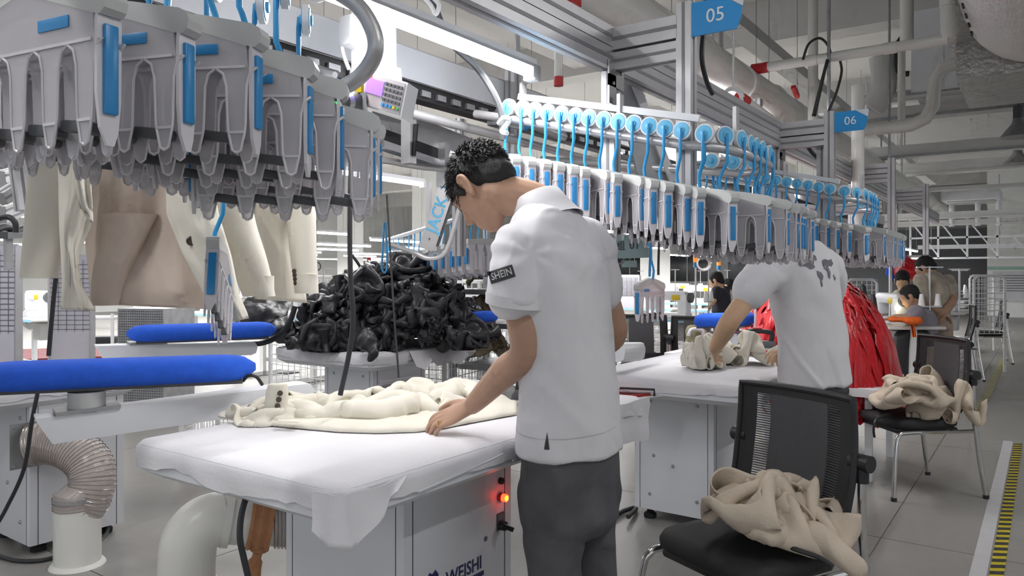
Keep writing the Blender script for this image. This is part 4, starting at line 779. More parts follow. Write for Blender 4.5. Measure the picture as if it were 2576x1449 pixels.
part('red_pad', MB().bar(at(1540, 995, 3.74), at(1622, 994, 3.56), .16, .012), 'redk', t, smooth=False); part('frame', MB().tube([at(1560, 976, 3.62), at(1646, 980, 3.52), at(1646, 996, 3.52)], .006, 6), 'black', t); part('tray_base', MB().bar(at(1545, 999, 3.75), at(1646, 998, 3.52), .18, .006), 'white', t, smooth=False)
p = onz(735, 880, .8); single('hose_pole', MB().tube([p, p + UP * .16, p + UP * .3, p + UP * .42], .006, 8), 'steel', 'thin steel pole standing on the left end of the heaped table', 'pole')
cable('black hose looping from the heaped table towards the cream sleeve', [at(630, 866, 4.4), at(665, 862, 4.4), at(700, 845, 4.4), at(728, 810, 4.4), at(742, 770, 4.4)], .016)
cable('black power cords lying behind the second cabinet', [onz(1545, 1300, .015), onz(1570, 1285, .015), onz(1600, 1278, .015), onz(1580, 1300, .03)], .012)

# ================================================================== people
def ell(c, ax, bx, n=20): return [Vector(c) + ax * math.cos(2 * math.pi * i / n) + bx * math.sin(2 * math.pi * i / n) for i in range(n)]
def limb(mb, pts, rad, n=14, k=5):
    P = spline(pts, k); m = len(pts) - 1; rr = []
    for i in range(len(P)): u = i / k; a = min(m - 1, int(u)) if m else 0; w = u - a; rr.append(rad[a] * (1 - w) + rad[min(a + 1, m)] * w)
    mb.tube(P, rr, n); mb.ball(P[0], rr[0] * .98); mb.ball(P[-1], rr[-1] * .98)
def hand(mb, wrist, dv, up, thumb, s=1.0, curl=22, spread=4):
    """palm, four unequal bent fingers and a thumb leaving the side of the palm"""
    dv = dv.normalized(); up = (up - dv * up.dot(dv)).normalized(); sd = thumb * dv.cross(up).normalized()      # towards the thumb
    rings = []
    for u, w, h in ((-.01, .026, .021), (.02, .031, .019), (.05, .040, .016), (.075, .042, .0145), (.092, .038, .011)): rings.append(ell(wrist + dv * (u * s) - up * (.1 * u * s), sd * (w * s), up * (h * s), 16))
    mb.loft(rings)
    for k, (ln, rr) in enumerate(((.074, .0088), (.083, .009), (.077, .0086), (.060, .0076))):
        o = (.029 - .0195 * k) * s; b = wrist + dv * ((.088 - .004 * abs(k - 1)) * s) + sd * o - up * (.006 * s); ang = R(spread * (1.3 - k)); d = (dv * math.cos(ang) + sd * math.sin(ang)); pts = [b - d * .02 * s]; q = b.copy(); a = R(curl * .35)
        for f in (.46, .3, .24): pts.append(q.copy()); q = q + (d * math.cos(a) - up * math.sin(a)) * (ln * f * s); a += R(curl)
        pts.append(q); limb(mb, pts, [rr * s * .98, rr * s, rr * s * .98, rr * s * .9, rr * s * .78], 10, 3)
    b = wrist + dv * .022 * s + sd * .026 * s; d = (dv * .75 + sd * .66 - up * .15).normalized(); p2 = b + d * .04 * s; p3 = p2 + (d * .8 + dv * .5 - up * .2).normalized() * .03 * s; p4 = p3 + (dv * .9 + d * .3 - up * .35).normalized() * .024 * s
    limb(mb, [b - d * .01 * s, p2, p3, p4], [.0135 * s, .0115 * s, .0102 * s, .0085 * s], 10, 4)
def head(mb, c, u, f, l, s=1.0):
    P = lambda x, y, z: c + l * (x * s) + f * (y * s) + u * (z * s)
    def eb(x, y, z, a, b, d):
        rings = []
        for k in range(1, 12): t = math.pi * k / 12; rings.append(ell(P(x, y, z - d * math.cos(t)), l * (a * s * math.sin(t)), f * (b * s * math.sin(t)), 18))
        mb.loft(rings)
    eb(0, -.014, .032, .075, .096, .084)
    rings = []
    for z, rx, y0, y1 in ((.075, .055, -.05, .066), (.05, .066, -.055, .084), (.025, .069, -.055, .089), (0, .069, -.05, .088), (-.03, .065, -.045, .087), (-.06, .057, -.035, .088), (-.085, .045, -.015, .087), (-.105, .031, .015, .084), (-.116, .016, .04, .074)): rings.append(ell(P(0, (y0 + y1) / 2, z), l * (rx * s), f * ((y1 - y0) / 2 * s), 20))
    mb.loft(rings)
    mb.loft([ell(P(0, .084, .022), l * (.009 * s), f * (.008 * s), 10), ell(P(0, .095, -.005), l * (.012 * s), f * (.014 * s), 10), ell(P(0, .101, -.024), l * (.017 * s), f * (.018 * s), 10), ell(P(0, .09, -.036), l * (.016 * s), f * (.012 * s), 10)])
    limb(mb, [P(-.045, .074, .03), P(-.02, .086, .034), P(.02, .086, .034), P(.045, .074, .03)], [.006 * s, .008 * s, .008 * s, .006 * s], 8, 3)
    limb(mb, [P(-.02, .084, -.06), P(0, .091, -.058), P(.02, .084, -.06)], [.005 * s, .008 * s, .005 * s], 8, 4); limb(mb, [P(-.016, .083, -.073), P(0, .089, -.074), P(.016, .083, -.073)], [.004 * s, .008 * s, .004 * s], 8, 4)
    for q in (-1, 1):
        limb(mb, [P(q * .072, .006, -.03), P(q * .078, .0, -.034), P(q * .083, -.012, -.012), P(q * .088, -.02, .014), P(q * .086, -.012, .03), P(q * .08, .004, .03), P(q * .074, .01, .014)], [.008 * s, .0085 * s, .007 * s, .0068 * s, .0068 * s, .0065 * s, .006 * s], 8, 4)
        limb(mb, [P(q * .07, 0, -.015), P(q * .078, -.008, .015)], [.014 * s, .013 * s], 8, 2)
        mb.ball(P(q * .031, .07, .008), .015 * s)
def hair_mesh(c, u, f, l, s, seed, fringe=.6, tufts=420):
    r = random.Random(seed); P = lambda x, y, z: c + l * (x * s) + f * (y * s) + u * (z * s); mb = MB(); rings = []
    for k in range(1, 14): t = math.pi * k / 14; rings.append(ell(P(0, -.026, .04 - .089 * math.cos(t)), l * (.083 * s * math.sin(t)), f * (.099 * s * math.sin(t)), 20))
    mb.loft(rings)
    for q in (0,): mb.loft([ell(P(0, -.062, -.015 - .06 * math.cos(math.pi * k / 9)), l * (.067 * s * math.sin(math.pi * k / 9)), f * (.052 * s * math.sin(math.pi * k / 9)), 16) for k in range(1, 9)])
    for q in (-1, 1): mb.loft([ell(P(q * .073, .028, .03), l * (.006 * s), f * (.024 * s), 8), ell(P(q * .072, .026, -.012), l * (.004 * s), f * (.008 * s), 8)])
    me = fuse(mb, .007 * s, 3); displace(me, lambda p, n: .003 * noise.noise(p * 60)); out = MB(); out.v = [v.co.copy() for v in me.vertices]; out.f = [tuple(p.vertices) for p in me.polygons]
    for k in range(tufts):
        th, ph = r.uniform(0, 2 * math.pi), r.uniform(0, 1); zc = 1 - ph * 1.35; rr = math.sqrt(max(0, 1 - zc * zc)); x, y = rr * math.cos(th), rr * math.sin(th)
        b = P(x * .081, -.026 + y * .097, .04 + zc * .087); nrm = (l * x + f * y + u * zc).normalized(); flow = (f * (.9 if y > -.2 else -.1) - u * (.55 if zc < .5 else .1) + l * x * .35); flow = (flow - nrm * flow.dot(nrm)); flow = flow.normalized() if flow.length > 1e-4 else f
        ln = r.uniform(.010, .024) * s * (1 + (fringe if y > .6 else 0)); d1 = (flow * .9 + nrm * r.uniform(.2, .8) + Vector((r.uniform(-.25, .25), r.uniform(-.25, .25), r.uniform(-.25, .25)))).normalized(); w = .0034 * s; sx = d1.cross(nrm).normalized()
        if sx.length < .5: continue
        out.add([b - sx * w - nrm * .004 * s, b + sx * w - nrm * .004 * s, b + nrm * .003 * s, b + d1 * ln], [(0, 1, 3), (1, 2, 3), (2, 0, 3), (2, 1, 0)])
    if len(out.v): pass
    return mesh_of(out, 'hair', True, 180)
def torso_mb(rings, n=28):
    mb = MB(); mb.loft([ell(c, l, f, n) for c, l, f in rings]); return mb
def bvh_of(o):
    m = wmat(o); me = o.data; return BVHTree.FromPolygons([m @ v.co for v in me.vertices], [tuple(p.vertices) for p in me.polygons])
def project(mb, bvh, direction, off=.003):
    d = Vector(direction).normalized(); out = []
    for v in mb.v:
        h = bvh.ray_cast(v - d * .5, d); out.append(h[0] - d * off if h[0] is not None else v)
    mb.v = out; return mb
def dense_text(txt, size, o, ux, uy, bold, sx=1.0, cut=.006):
    mb = place_text(txt, size, o, ux, uy, .0003, bold, sx); me = bpy.data.meshes.new('d'); me.from_pydata([tuple(v) for v in mb.v], [], mb.f); bm = bmesh.new(); bm.from_mesh(me); bmesh.ops.triangulate(bm, faces=bm.faces)
    for _ in range(2):
        es = [e for e in bm.edges if e.calc_length() > cut]
        if es: bmesh.ops.subdivide_edges(bm, edges=es, cuts=1)
    bmesh.ops.triangulate(bm, faces=bm.faces); bm.verts.index_update(); out = MB(); out.v = [v.co.copy() for v in bm.verts]; out.f = [tuple(v.index for v in f.verts) for f in bm.faces]; bm.free(); bpy.data.meshes.remove(me); return out
def folds(amp, s, seed, st=(1, 1, .45), lo=.45):
    return lambda p, n: amp * max(0, ridge((p.x * st[0], p.y * st[1], p.z * st[2]), s, seed) - lo)

# ------------------------------------------------------------------ worker in the polo shirt
fX, lX = Vector((-1, 0, 0)), Vector((0, -1, 0))
foot = at(1434, 1132, 2.15); W1 = thing('person', 'young man in a white polo shirt bowing over the front ironing table', 'person', (foot.x, foot.y, 0))
tb = math.sin(R(52)); tcn = math.cos(R(52)); hu, hf = UP * tcn + fX * tb, fX * tcn - UP * tb
hc = at(1213, 474, 2.25); body = MB(); head(body, hc, hu, hf, lX, 1.02)
limb(body, [at(1385, 545, 2.2), at(1345, 510, 2.215), hc - hu * .05 - hf * .02], [.066, .06, .06], 16)
sL, eL, wL = at(1304, 650, 2.085), at(1320, 885, 2.03), at(1188, 1020, 2.20)
limb(body, [sL, sL.lerp(eL, .5) - X1 * .0, eL, eL.lerp(wL, .35), wL], [.04, .05, .041, .043, .027]); hand(body, wL, at(1066, 1066, 2.2) - wL, UP * .9 - FW * .45 - RX * .1, 1, 1.0, 26)
sR, eR, wR = at(1495, 660, 2.32), at(1546, 838, 2.42), at(1450, 925, 2.62)
limb(body, [sR, sR.lerp(eR, .5), eR, eR.lerp(wR, .4), wR], [.04, .048, .041, .042, .027]); hand(body, wR, at(1370, 960, 2.75) - wR, UP, -1, 1.0, 26)
RG = [(1434, 1132, 2.15, .186, .135), (1434, 1060, 2.15, .180, .130), (1434, 980, 2.15, .172, .124), (1424, 860, 2.16, .178, .12), (1410, 745, 2.17, .192, .125), (1402, 665, 2.18, .196, .122), (1394, 605, 2.19, .186, .105), (1386, 560, 2.20, .15, .088), (1378, 530, 2.205, .105, .074), (1370, 510, 2.21, .072, .062)]
trs = [(at(x, y, d), lX * a, fX * b) for x, y, d, a, b in RG]
body.merge(torso_mb([(c, l * .86, f * .84) for c, l, f in trs[:-1]]))
LK, RK = Vector((foot.x + .0, foot.y - .085, .47)), Vector((foot.x + .01, foot.y + .085, .47)); hip = Vector((foot.x, foot.y, .86))
legs = [(Vector((foot.x - .0, foot.y - .075, .82)), LK, Vector((foot.x + .03, foot.y - .1, .07))), (Vector((foot.x, foot.y + .075, .82)), RK, Vector((foot.x + .04, foot.y + .1, .07)))]
for a, b, c in legs: limb(body, [a, b, c], [.07, .05, .035])
part('body', fuse(body, .0045, 3), 'skin', W1)
part('hair', hair_mesh(hc, hu, hf, lX, 1.02, 3, .9, 2200), 'hair', W1)
for q in (1, -1): part('eyebrow', MB().tube([hc + lX * (q * .016) + hf * .092 + hu * .036, hc + lX * (q * .034) + hf * .088 + hu * .042, hc + lX * (q * .052) + hf * .074 + hu * .036], .0035, 6), 'hair', W1); part('eye', MB().ball(hc + lX * (q * .032) + hf * .077 + hu * .008, .0105), 'black', W1)
sh = torso_mb(trs)
limb(sh, [at(1352, 590, 2.14), at(1302, 628, 2.085), at(1298, 690, 2.045), at(1295, 738, 2.03)], [.05, .066, .069, .071], 18); sh.loft([ell(at(1293, 700, 2.04), lX * .072 + UP * .0, fX * .068 + UP * .01, 20), ell(at(1293, 756, 2.028), lX * .078, fX * .072 + UP * .012, 20)])
limb(sh, [at(1450, 585, 2.25), at(1490, 628, 2.31), at(1504, 690, 2.34), at(1512, 738, 2.36)], [.05, .066, .064, .062], 18)
FS1, FS2 = at(1318, 640, 2.03), at(1495, 650, 2.25)
def sfold(p, n):
    w = .5 + .5 * min(1, max(0, (p.z - 1.1) / .25))
    fo = 0.0
    for S_, sg in ((FS1, 1), (FS2, -1)):
        v = p - S_; r = v.length; fo += .0034 * math.exp(-((r - .13) / .09) ** 2) * math.sin(7 * math.atan2(v.z, v.y * sg + .3 * v.x) + r * 14)
    fo += .0045 * math.sin(p.y * 42 + 2.5 * math.sin(p.z * 6) + p.z * 5) * min(1, max(0, (1.28 - p.z) / .2)) * (.4 + .6 * noise.noise(p * 3))
    return fo + .016 * w * max(0, ridge((p.x * 1.2 + p.z * .5, p.y + p.z * .4, p.z * .5), 5.0, 4.2) - .35) + .008 * w * max(0, ridge((p.x - p.z * .6, p.y, p.z * .6), 9.0, 1.2) - .45) + .003 * noise.noise(p * 9)
S1 = part('shirt', fuse(sh, .0065, 10, sfold), 'shirt', W1)
# collar: a turned-down band round the neck
cb = at(1385, 545, 2.2).lerp(at(1345, 510, 2.215), .62); ca_ = (at(1330, 512, 2.22) - cb).normalized(); col = []
nax = (at(1345, 510, 2.215) - at(1385, 545, 2.2)).normalized() * .6 + UP * .5; nax.normalize(); nx = lX; nf = nax.cross(nx).normalized()
for r0, r1, h in ((.108, .106, -.06), (.104, .102, -.052), (.088, .086, -.01), (.077, .075, .03), (.073, .071, .034), (.07, .068, .0)): col.append(ell(cb + nax * h, nx * r0, nf * r1, 28))
cm = MB(); cm.loft(col, cap=False); part('collar', cm, 'shirt', S1)
part('sleeve_band', MB().loft([ell(at(1294, 742, 2.03), lX * .0825, fX * .0755 + UP * .012, 24), ell(at(1294, 768, 2.028), lX * .083, fX * .076 + UP * .012, 24), ell(at(1294, 768, 2.028), lX * .078, fX * .071 + UP * .012, 24), ell(at(1294, 745, 2.03), lX * .076, fX * .069 + UP * .012, 24)], cap=False), 'shirt', S1)
bv = bvh_of(S1); o = at(1261, 690, 1.95); ux = (at(1290, 681, 1.95) - at(1232, 699, 1.95)).normalized(); uy = (UP - ux * UP.dot(ux)).normalized(); dirp = (ux.cross(uy)) * -1; dirp = dirp if dirp.dot(FW) > 0 else -dirp
pt_ = MB().grid([[o + ux * (.034 * (i / 10 - 1)) * 1.0 + uy * (.0165 * (j / 5 - 1)) for i in range(21)] for j in range(11)]); part('sleeve_badge', project(pt_, bv, dirp, .0022), 'ink', S1)
part('badge_lettering', project(dense_text('SHEIN', .026, o, ux, uy, True, .82), bv, dirp, .0038), 'whiteink', S1)
# trousers
tr = torso_mb([(at(1434, 1105, 2.15), lX * .165, fX * .118), (at(1434, 1160, 2.15), lX * .17, fX * .124), (at(1434, 1230, 2.15), lX * .175, fX * .13), (at(1434, 1300, 2.15), lX * .165, fX * .12), (at(1434, 1330, 2.15), lX * .13, fX * .1)])
for k, (a, b, c) in enumerate(legs): limb(tr, [a + UP * .0, a.lerp(b, .5), b, c + UP * .02], [.098, .09, .074, .062], 18)
T_ = part('trousers', fuse(tr, .008, 6, folds(.016, 6.5, 2.0, (1, 1, .8), .35)), 'jeans', W1)
for k, (a, b, c) in enumerate(legs): part('shoe', MB().loft([ell(c + fX * x + UP * (z - .07), lX * w, (fX * .02 + UP * h), 14) for x, w, h, z in ((-.07, .03, .03, .045), (-.04, .042, .045, .05), (.04, .046, .04, .045), (.12, .05, .03, .035), (.18, .035, .018, .028))]), 'black', W1)
part('side_slit', project(MB().grid([[at(1370 + 14 * i / 3 * (1 - j / 8) + 8 * j / 8, 1138 - 44 * j / 8, 1.95) for i in range(4)] for j in range(9)]), bvh_of(S1), FW, .002), 'ink', S1, smooth=False)
part('hem_stitch', project(MB().grid([[at(1290 + 4.6 * i, 1112 - 10 * max(0, i - 30) / 30 + 2 * j, 1.95) for i in range(62)] for j in range(2)]), bvh_of(S1), FW, .0012), mat('stitch_grey', '#c4c3c8', .9), S1)
single('finger_ring', MB().tube([wL + (at(1066, 1066, 2.2) - wL).normalized() * .105 + Vector((.0, -.012 * 0, 0)) + (UP * math.cos(a) + FW * math.sin(a)) * .0105 - FW * .022 - UP * .012 for a in [2 * math.pi * i / 14 for i in range(15)]], .0018, 5), 'gold', 'thin gold ring on the hand pressing the cream jacket', 'ring')

# ------------------------------------------------------------------ second worker
f2 = C(-.5, .866, 0); l2 = C(-.866, -.5, 0); ft = at(2052, 960, 3.45)
W2 = thing('person', 'man in a white t-shirt with a grey map print leaning over the second table', 'person', (ft.x, ft.y, 0)); D2 = 3.45
trs = [(at(x, y, d), l2 * a, f2 * b) for x, y, d, a, b in [(2050, 966, 3.45, .192, .14), (2047, 915, 3.45, .186, .132), (2044, 860, 3.45, .182, .125), (2036, 800, 3.45, .184, .124), (2028, 745, 3.46, .19, .126), (2022, 695, 3.47, .192, .122), (2022, 655, 3.48, .178, .105), (2022, 628, 3.5, .135, .085), (2018, 608, 3.5, .075, .065)]]
body = MB(); tu = R(58); hu, hf = UP * math.cos(tu) + f2 * math.sin(tu), f2 * math.cos(tu) - UP * math.sin(tu); hc = at(1975, 590, 3.62); head(body, hc, hu, hf, l2, 1.0)
limb(body, [at(2022, 640, 3.5), at(2005, 612, 3.55), hc - hu * .05 - hf * .02], [.062, .058, .058], 14)
sL, eL, wL2 = at(1942, 668, 3.38), at(1838, 806, 3.24), at(1798, 876, 3.36)
limb(body, [sL, sL.lerp(eL, .5), eL, eL.lerp(wL2, .4), wL2], [.055, .048, .042, .042, .028]); hand(body, wL2, at(1790, 905, 3.5) - wL2, FW * -.6 + UP * .3 - RX * .5, 1, 1.0, 30)
eR2, wR2 = at(2010, 850, 3.8), at(1975, 884, 3.55); limb(body, [at(2090, 690, 3.6), at(2070, 780, 3.75), eR2, wR2], [.055, .048, .041, .028]); hand(body, wR2, at(1925, 892, 3.4) - wR2, UP * .9 - FW * .3, -1, 1.0, 38)
body.merge(torso_mb([(c, l * .85, f * .84) for c, l, f in trs])); legs = [(Vector((ft.x, ft.y, .82)) + l2 * .08 * s, Vector((ft.x, ft.y, .45)) + l2 * .09 * s, Vector((ft.x, ft.y, .07)) + l2 * .1 * s) for s in (1, -1)]
for a, b, c in legs: limb(body, [a, b, c], [.07, .05, .035])
part('body', fuse(body, .006, 3), 'skin2', W2); part('hair', hair_mesh(hc, hu, hf, l2, 1.0, 5, .3, 260), 'hair', W2)
sh = torso_mb(trs); limb(sh, [at(1985, 650, 3.44), at(1945, 672, 3.38), at(1905, 710, 3.32), at(1884, 736, 3.29)], [.08, .085, .078, .074], 18); limb(sh, [at(2070, 660, 3.55), at(2092, 700, 3.62), at(2088, 745, 3.68)], [.075, .072, .065], 16)
def s2fold(p, n): return .017 * max(0, ridge((p.x + p.z * .5, p.y, p.z * .6), 5.0, 9.1) - .4) + .003 * noise.noise(p * 8)
S2 = part('t_shirt', fuse(sh, .008, 8, s2fold), 'shirt', W2)
# map-like print on the shoulder blade, as patches lying on the cloth
polys = [[(0, 18), (8, 10), (20, 8), (30, 0), (44, -2), (52, 4), (50, 14), (44, 12), (40, 22), (44, 30), (36, 32), (28, 34), (22, 28), (14, 26), (6, 28)], [(46, 36), (58, 40), (62, 48), (58, 60), (56, 74), (52, 70), (52, 56), (46, 46)], [(66, 12), (74, 10), (84, 12), (96, 10), (100, 20), (92, 26), (84, 24), (80, 30), (84, 40), (80, 56), (76, 52), (76, 38), (68, 32), (66, 22)], [(92, 46), (98, 44), (100, 54), (95, 60)]]
def inside(x, y, P):
    r = False
    for (x1, y1), (x2, y2) in zip(P, P[1:] + P[:1]):
        if (y1 > y) != (y2 > y) and x < (x2 - x1) * (y - y1) / (y2 - y1) + x1: r = not r
    return r
bv2 = bvh_of(S2)
for k, P_ in enumerate(polys):
    mb = MB(); st = 1.6; x0, x1_ = min(p[0] for p in P_), max(p[0] for p in P_); y0, y1_ = min(p[1] for p in P_), max(p[1] for p in P_); y = y0
    while y < y1_:
        x = x0
        while x < x1_:
            if inside(x + st / 2, y + st / 2, P_) and noise.noise(Vector((x * .16, y * .16, k))) > -.33: mb.add([at(2006 + xx * 1.08, 640 + yy * 1.12, 3.34) for xx, yy in ((x, y), (x + st, y), (x + st, y + st), (x, y + st))], [(0, 1, 2, 3)])
            x += st
        y += st
    part('print_patch', project(mb, bv2, FW, .003), 'greyink', S2)
tr = torso_mb([(at(2050, 950, 3.45), l2 * .16, f2 * .118), (Vector((ft.x, ft.y, .74)), l2 * .17, f2 * .125), (Vector((ft.x, ft.y, .66)), l2 * .15, f2 * .11)])
for a, b, c in legs: limb(tr, [a, b, c + UP * .02], [.092, .072, .06], 16)
part('trousers', fuse(tr, .01, 4), 'black', W2)
for a, b, c in legs: part('shoe', MB().loft([ell(c + f2 * x + UP * (z - .07), l2 * w, (f2 * .02 + UP * h), 12) for x, w, h, z in ((-.07, .03, .03, .045), (-.04, .042, .045, .05), (.04, .046, .04, .045), (.12, .05, .03, .035), (.18, .035, .018, .028))]), 'black', W2)

# ------------------------------------------------------------------ people farther off
def figure(label, d, hc_, tilt, fdir, torso, arms, legs, top, bottom, skin='skin', s=1.0, seed=1):
    f = C(fdir[0], fdir[1], 0).normalized(); l = UP.cross(f); a0 = at(torso[0][0], torso[0][1], d); root = thing('person', label, 'person', (a0.x, a0.y, 0)); hc = at(hc_[0], hc_[1], d); t = R(tilt); hu, hf = UP * math.cos(t) + f * math.sin(t), f * math.cos(t) - UP * math.sin(t); body = MB(); head(body, hc, hu, hf, l, s)
    tr_ = [(at(x, y, d), l * a, f * b) for x, y, a, b in torso]; limb(body, [tr_[-1][0] - UP * .05, tr_[-1][0], hc - hu * .05 - hf * .02], [.06, .055, .055], 12); body.merge(torso_mb([(c, a * .85, b * .85) for c, a, b in tr_], 18)); shm = torso_mb(tr_, 20)
    for pts in arms:
        P = [at(x, y, d + dd) for x, y, dd in pts]; limb(body, P, [.05, .045, .04, .03][:len(P)], 10, 4); v = (P[-1] - P[-2]).normalized(); hand(body, P[-1], v, UP if abs(v.z) < .8 else f, 1, s, 24)
        limb(shm, [P[0], P[0].lerp(P[1], .75)], [.072, .066], 12, 3)
    part('body', fuse(body, .011, 2), skin, root); part('hair', hair_mesh(hc, hu, hf, l, s, seed, .2, 120), 'hair', root); part('shirt', fuse(shm, .014, 4, folds(.014, 5, seed)), top, root)
    lg = MB()
    for pts in legs: P = [at(x, y, d + dd) if z is None else Vector((*at(x, y, d + dd).xy, z)) for x, y, dd, z in pts]; limb(lg, P, [.10, .085, .06, .055][:len(P)], 12, 4)
    lg.merge(torso_mb([(tr_[0][0] + UP * .06, tr_[0][1] * .92, tr_[0][2] * .92), (tr_[0][0] - UP * .12, tr_[0][1] * .95, tr_[0][2] * .95)], 16)); part('trousers', fuse(lg, .014, 3), bottom, root); return root
figure('standing man in a patterned tee with hands clasped behind his back', 8.0, (2328, 676), 42, (-.75, .66), [(2352, 800, .21, .15), (2352, 770, .20, .14), (2352, 735, .22, .15), (2350, 705, .21, .13), (2342, 685, .11, .08)], [[(2315, 705, -.2), (2328, 760, -.25), (2365, 785, -.25)], [(2385, 705, .1), (2398, 752, -.1), (2375, 786, -.25)]], [[(2335, 815, 0, None), (2332, 850, 0, None), (2335, 880, 0, None), (2336, 900, 0, .05)], [(2372, 815, .05, None), (2376, 850, .05, None), (2372, 880, .05, None), (2372, 900, .05, .05)]], 'tee', 'khaki', seed=11)
figure('seated man in a grey tee bending over the orange cloth', 7.6, (2288, 748), 35, (-.95, .3), [(2322, 838, .18, .14), (2322, 805, .18, .13), (2316, 785, .18, .12), (2308, 770, .1, .08)], [[(2305, 785, -.2), (2290, 800, -.25), (2252, 800, -.2)], [(2310, 785, .15), (2285, 805, .15), (2250, 802, .1)]], [[(2318, 845, -.1, None), (2270, 850, -.1, None), (2268, 905, -.1, .05)], [(2318, 845, .1, None), (2275, 850, .1, None), (2272, 900, .1, .05)]], 'lteal', 'black', 'skin', .95, 12)
figure('man in a cream tee leaning in behind the seated man', 8.6, (2270, 708), 45, (-.5, -.85), [(2288, 800, .18, .13), (2286, 770, .19, .13), (2282, 745, .18, .11), (2277, 730, .1, .08)], [[(2264, 745, -.15), (2258, 775, -.2), (2268, 795, -.25)], [(2300, 748, .05), (2306, 775, 0), (2298, 795, -.1)]], [[(2280, 815, 0, None), (2282, 850, 0, None), (2282, 900, 0, .05)], [(2294, 815, 0, None), (2296, 850, 0, None), (2296, 900, 0, .05)]], 'cream2', 'black', 'skin2', .95, 13)
figure('man in a dark shirt bent over a far sewing table', 9.5, (1801, 709), 30, (-.9, .4), [(1816, 785, .17, .13), (1815, 765, .17, .12), (1812, 740, .19, .12), (1808, 724, .12, .08)], [[(1803, 733, -.15), (1797, 750, -.2), (1790, 762, -.2)], [(1822, 733, .1), (1818, 752, .1), (1800, 765, .1)]], [[(1812, 790, 0, None), (1812, 840, 0, None), (1812, 900, 0, .05)], [(1820, 790, 0, None), (1820, 840, 0, None), (1820, 900, 0, .05)]], 'navy', 'black', 'skin2', .95, 14)
figure('woman in a white top sitting at a far sewing table', 10.5, (1828, 722), 15, (-.9, .4), [(1836, 778, .15, .12), (1836, 760, .15, .11), (1835, 742, .16, .1), (1831, 733, .09, .07)], [[(1829, 742, -.1), (1824, 756, -.15), (1815, 760, -.15)], [(1840, 742, .1), (1836, 758, .1), (1822, 762, .1)]], [[(1834, 782, 0, None), (1822, 790, 0, None), (1822, 830, 0, .05)]], 'shirt', 'black', 'skin2', .9, 15)

# ================================================================== cloth that really buckles: a small position-based solver
def cloth_sim(nx, ny, w, h, sx, sy, conf, seed, steps=110, z0=.0, bump=.06, selfr=.010, bend=.25, iters=10, floor=None, sel=True):
    """a w x h sheet squeezed to sx, sy of its size and left to buckle on a floor inside the box conf=(half x, half y); returns points"""
    from mathutils.kdtree import KDTree
    gx, gy = np.meshgrid(np.linspace(-.5, .5, nx), np.linspace(-.5, .5, ny)); P = np.zeros((ny, nx, 3)); P[..., 0] = gx * w * sx; P[..., 1] = gy * h * sy
    for j in range(ny):
        for i in range(nx): q = Vector((gx[j, i] * 5 + seed, gy[j, i] * 5, seed * .7)); P[j, i, 2] = z0 + bump * (.6 + noise.noise(q)) + .4 * bump * noise.noise(q * 2.3); P[j, i, :2] += np.array([noise.noise(q * 1.3 + Vector((9, 0, 0))), noise.noise(q * 1.3 + Vector((0, 9, 0)))]) * .25 * w * sx
    dx, dy = w / (nx - 1), h / (ny - 1); dg = math.hypot(dx, dy); idx = np.arange(nx * ny).reshape(ny, nx); cons = []
    def addc(A, B, L, k): cons.append((A.ravel(), B.ravel(), L, k))
    for o in (0, 1):
        a = idx[:, o:nx - 1:2]; addc(a, a + 1, dx, 1.0); a = idx[o:ny - 1:2, :]; addc(a, a + nx, dy, 1.0)
        a = idx[o:ny - 1:2, :nx - 1]; addc(a, a + nx + 1, dg, .6); a = idx[o:ny - 1:2, 1:]; addc(a, a + nx - 1, dg, .6)
    for o in (0, 2):
        m = [i for i in range(nx - 2) if (i % 4) in (o, o + 1)]; a = idx[:, m]; addc(a, a + 2, 2 * dx, bend); m = [j for j in range(ny - 2) if (j % 4) in (o, o + 1)]; a = idx[m, :]; addc(a, a + 2 * nx, 2 * dy, bend)
    X = P.reshape(-1, 3).copy(); O = X.copy(); J, I = np.divmod(np.arange(nx * ny), nx)
    for s in range(steps):
        V = (X - O) * .93; O = X.copy(); X = X + V; X[:, 2] -= .00075
        for it in range(iters):
            for A, B, L, k in cons:
                d = X[B] - X[A]; l = np.sqrt((d * d).sum(1)) + 1e-9; c = (d * ((l - L) / l * .5 * k)[:, None]); X[A] += c; X[B] -= c
        if sel and s > 15 and s % 4 == 0:
            kd = KDTree(len(X))
            for i, p in enumerate(X): kd.insert(p, i)
            kd.balance(); D = np.zeros_like(X); n = np.zeros(len(X))
            for i in range(len(X)):
                for co, k, dist in kd.find_range(X[i], selfr):
                    if k <= i or (abs(I[i] - I[k]) < 3 and abs(J[i] - J[k]) < 3): continue
                    v = X[i] - X[k]; l = dist + 1e-9; c = v / l * (selfr - dist) * .5; D[i] += c; D[k] -= c; n[i] += 1; n[k] += 1
            X += D / np.maximum(n, 1)[:, None]; O += D / np.maximum(n, 1)[:, None] * .9
        f = z0 if floor is None else floor(X[:, 0], X[:, 1]); hit = X[:, 2] < f; X[:, 2] = np.maximum(X[:, 2], f); X[hit, :2] = O[hit, :2] + (X[hit, :2] - O[hit, :2]) * .45
        r = (np.abs(X[:, 0]) / conf[0]) ** 4 + (np.abs(X[:, 1]) / conf[1]) ** 4; k = np.where(r > 1, 1 / np.maximum(r, 1) ** .25, 1.0); X[:, 0] *= k; X[:, 1] *= k
    return X.reshape(ny, nx, 3)
def refine(G):
    """one smooth subdivision of a point grid"""
    def up(A):
        n = A.shape[0]; B = np.zeros((2 * n - 1,) + A.shape[1:]); B[::2] = A; e = np.concatenate([A[:1], A, A[-1:]]); B[1::2] = (-e[:-3] + 9 * e[1:-2] + 9 * e[2:-1] - e[3:]) / 16; return B
    return np.swapaxes(up(np.swapaxes(up(G), 0, 1)), 0, 1)
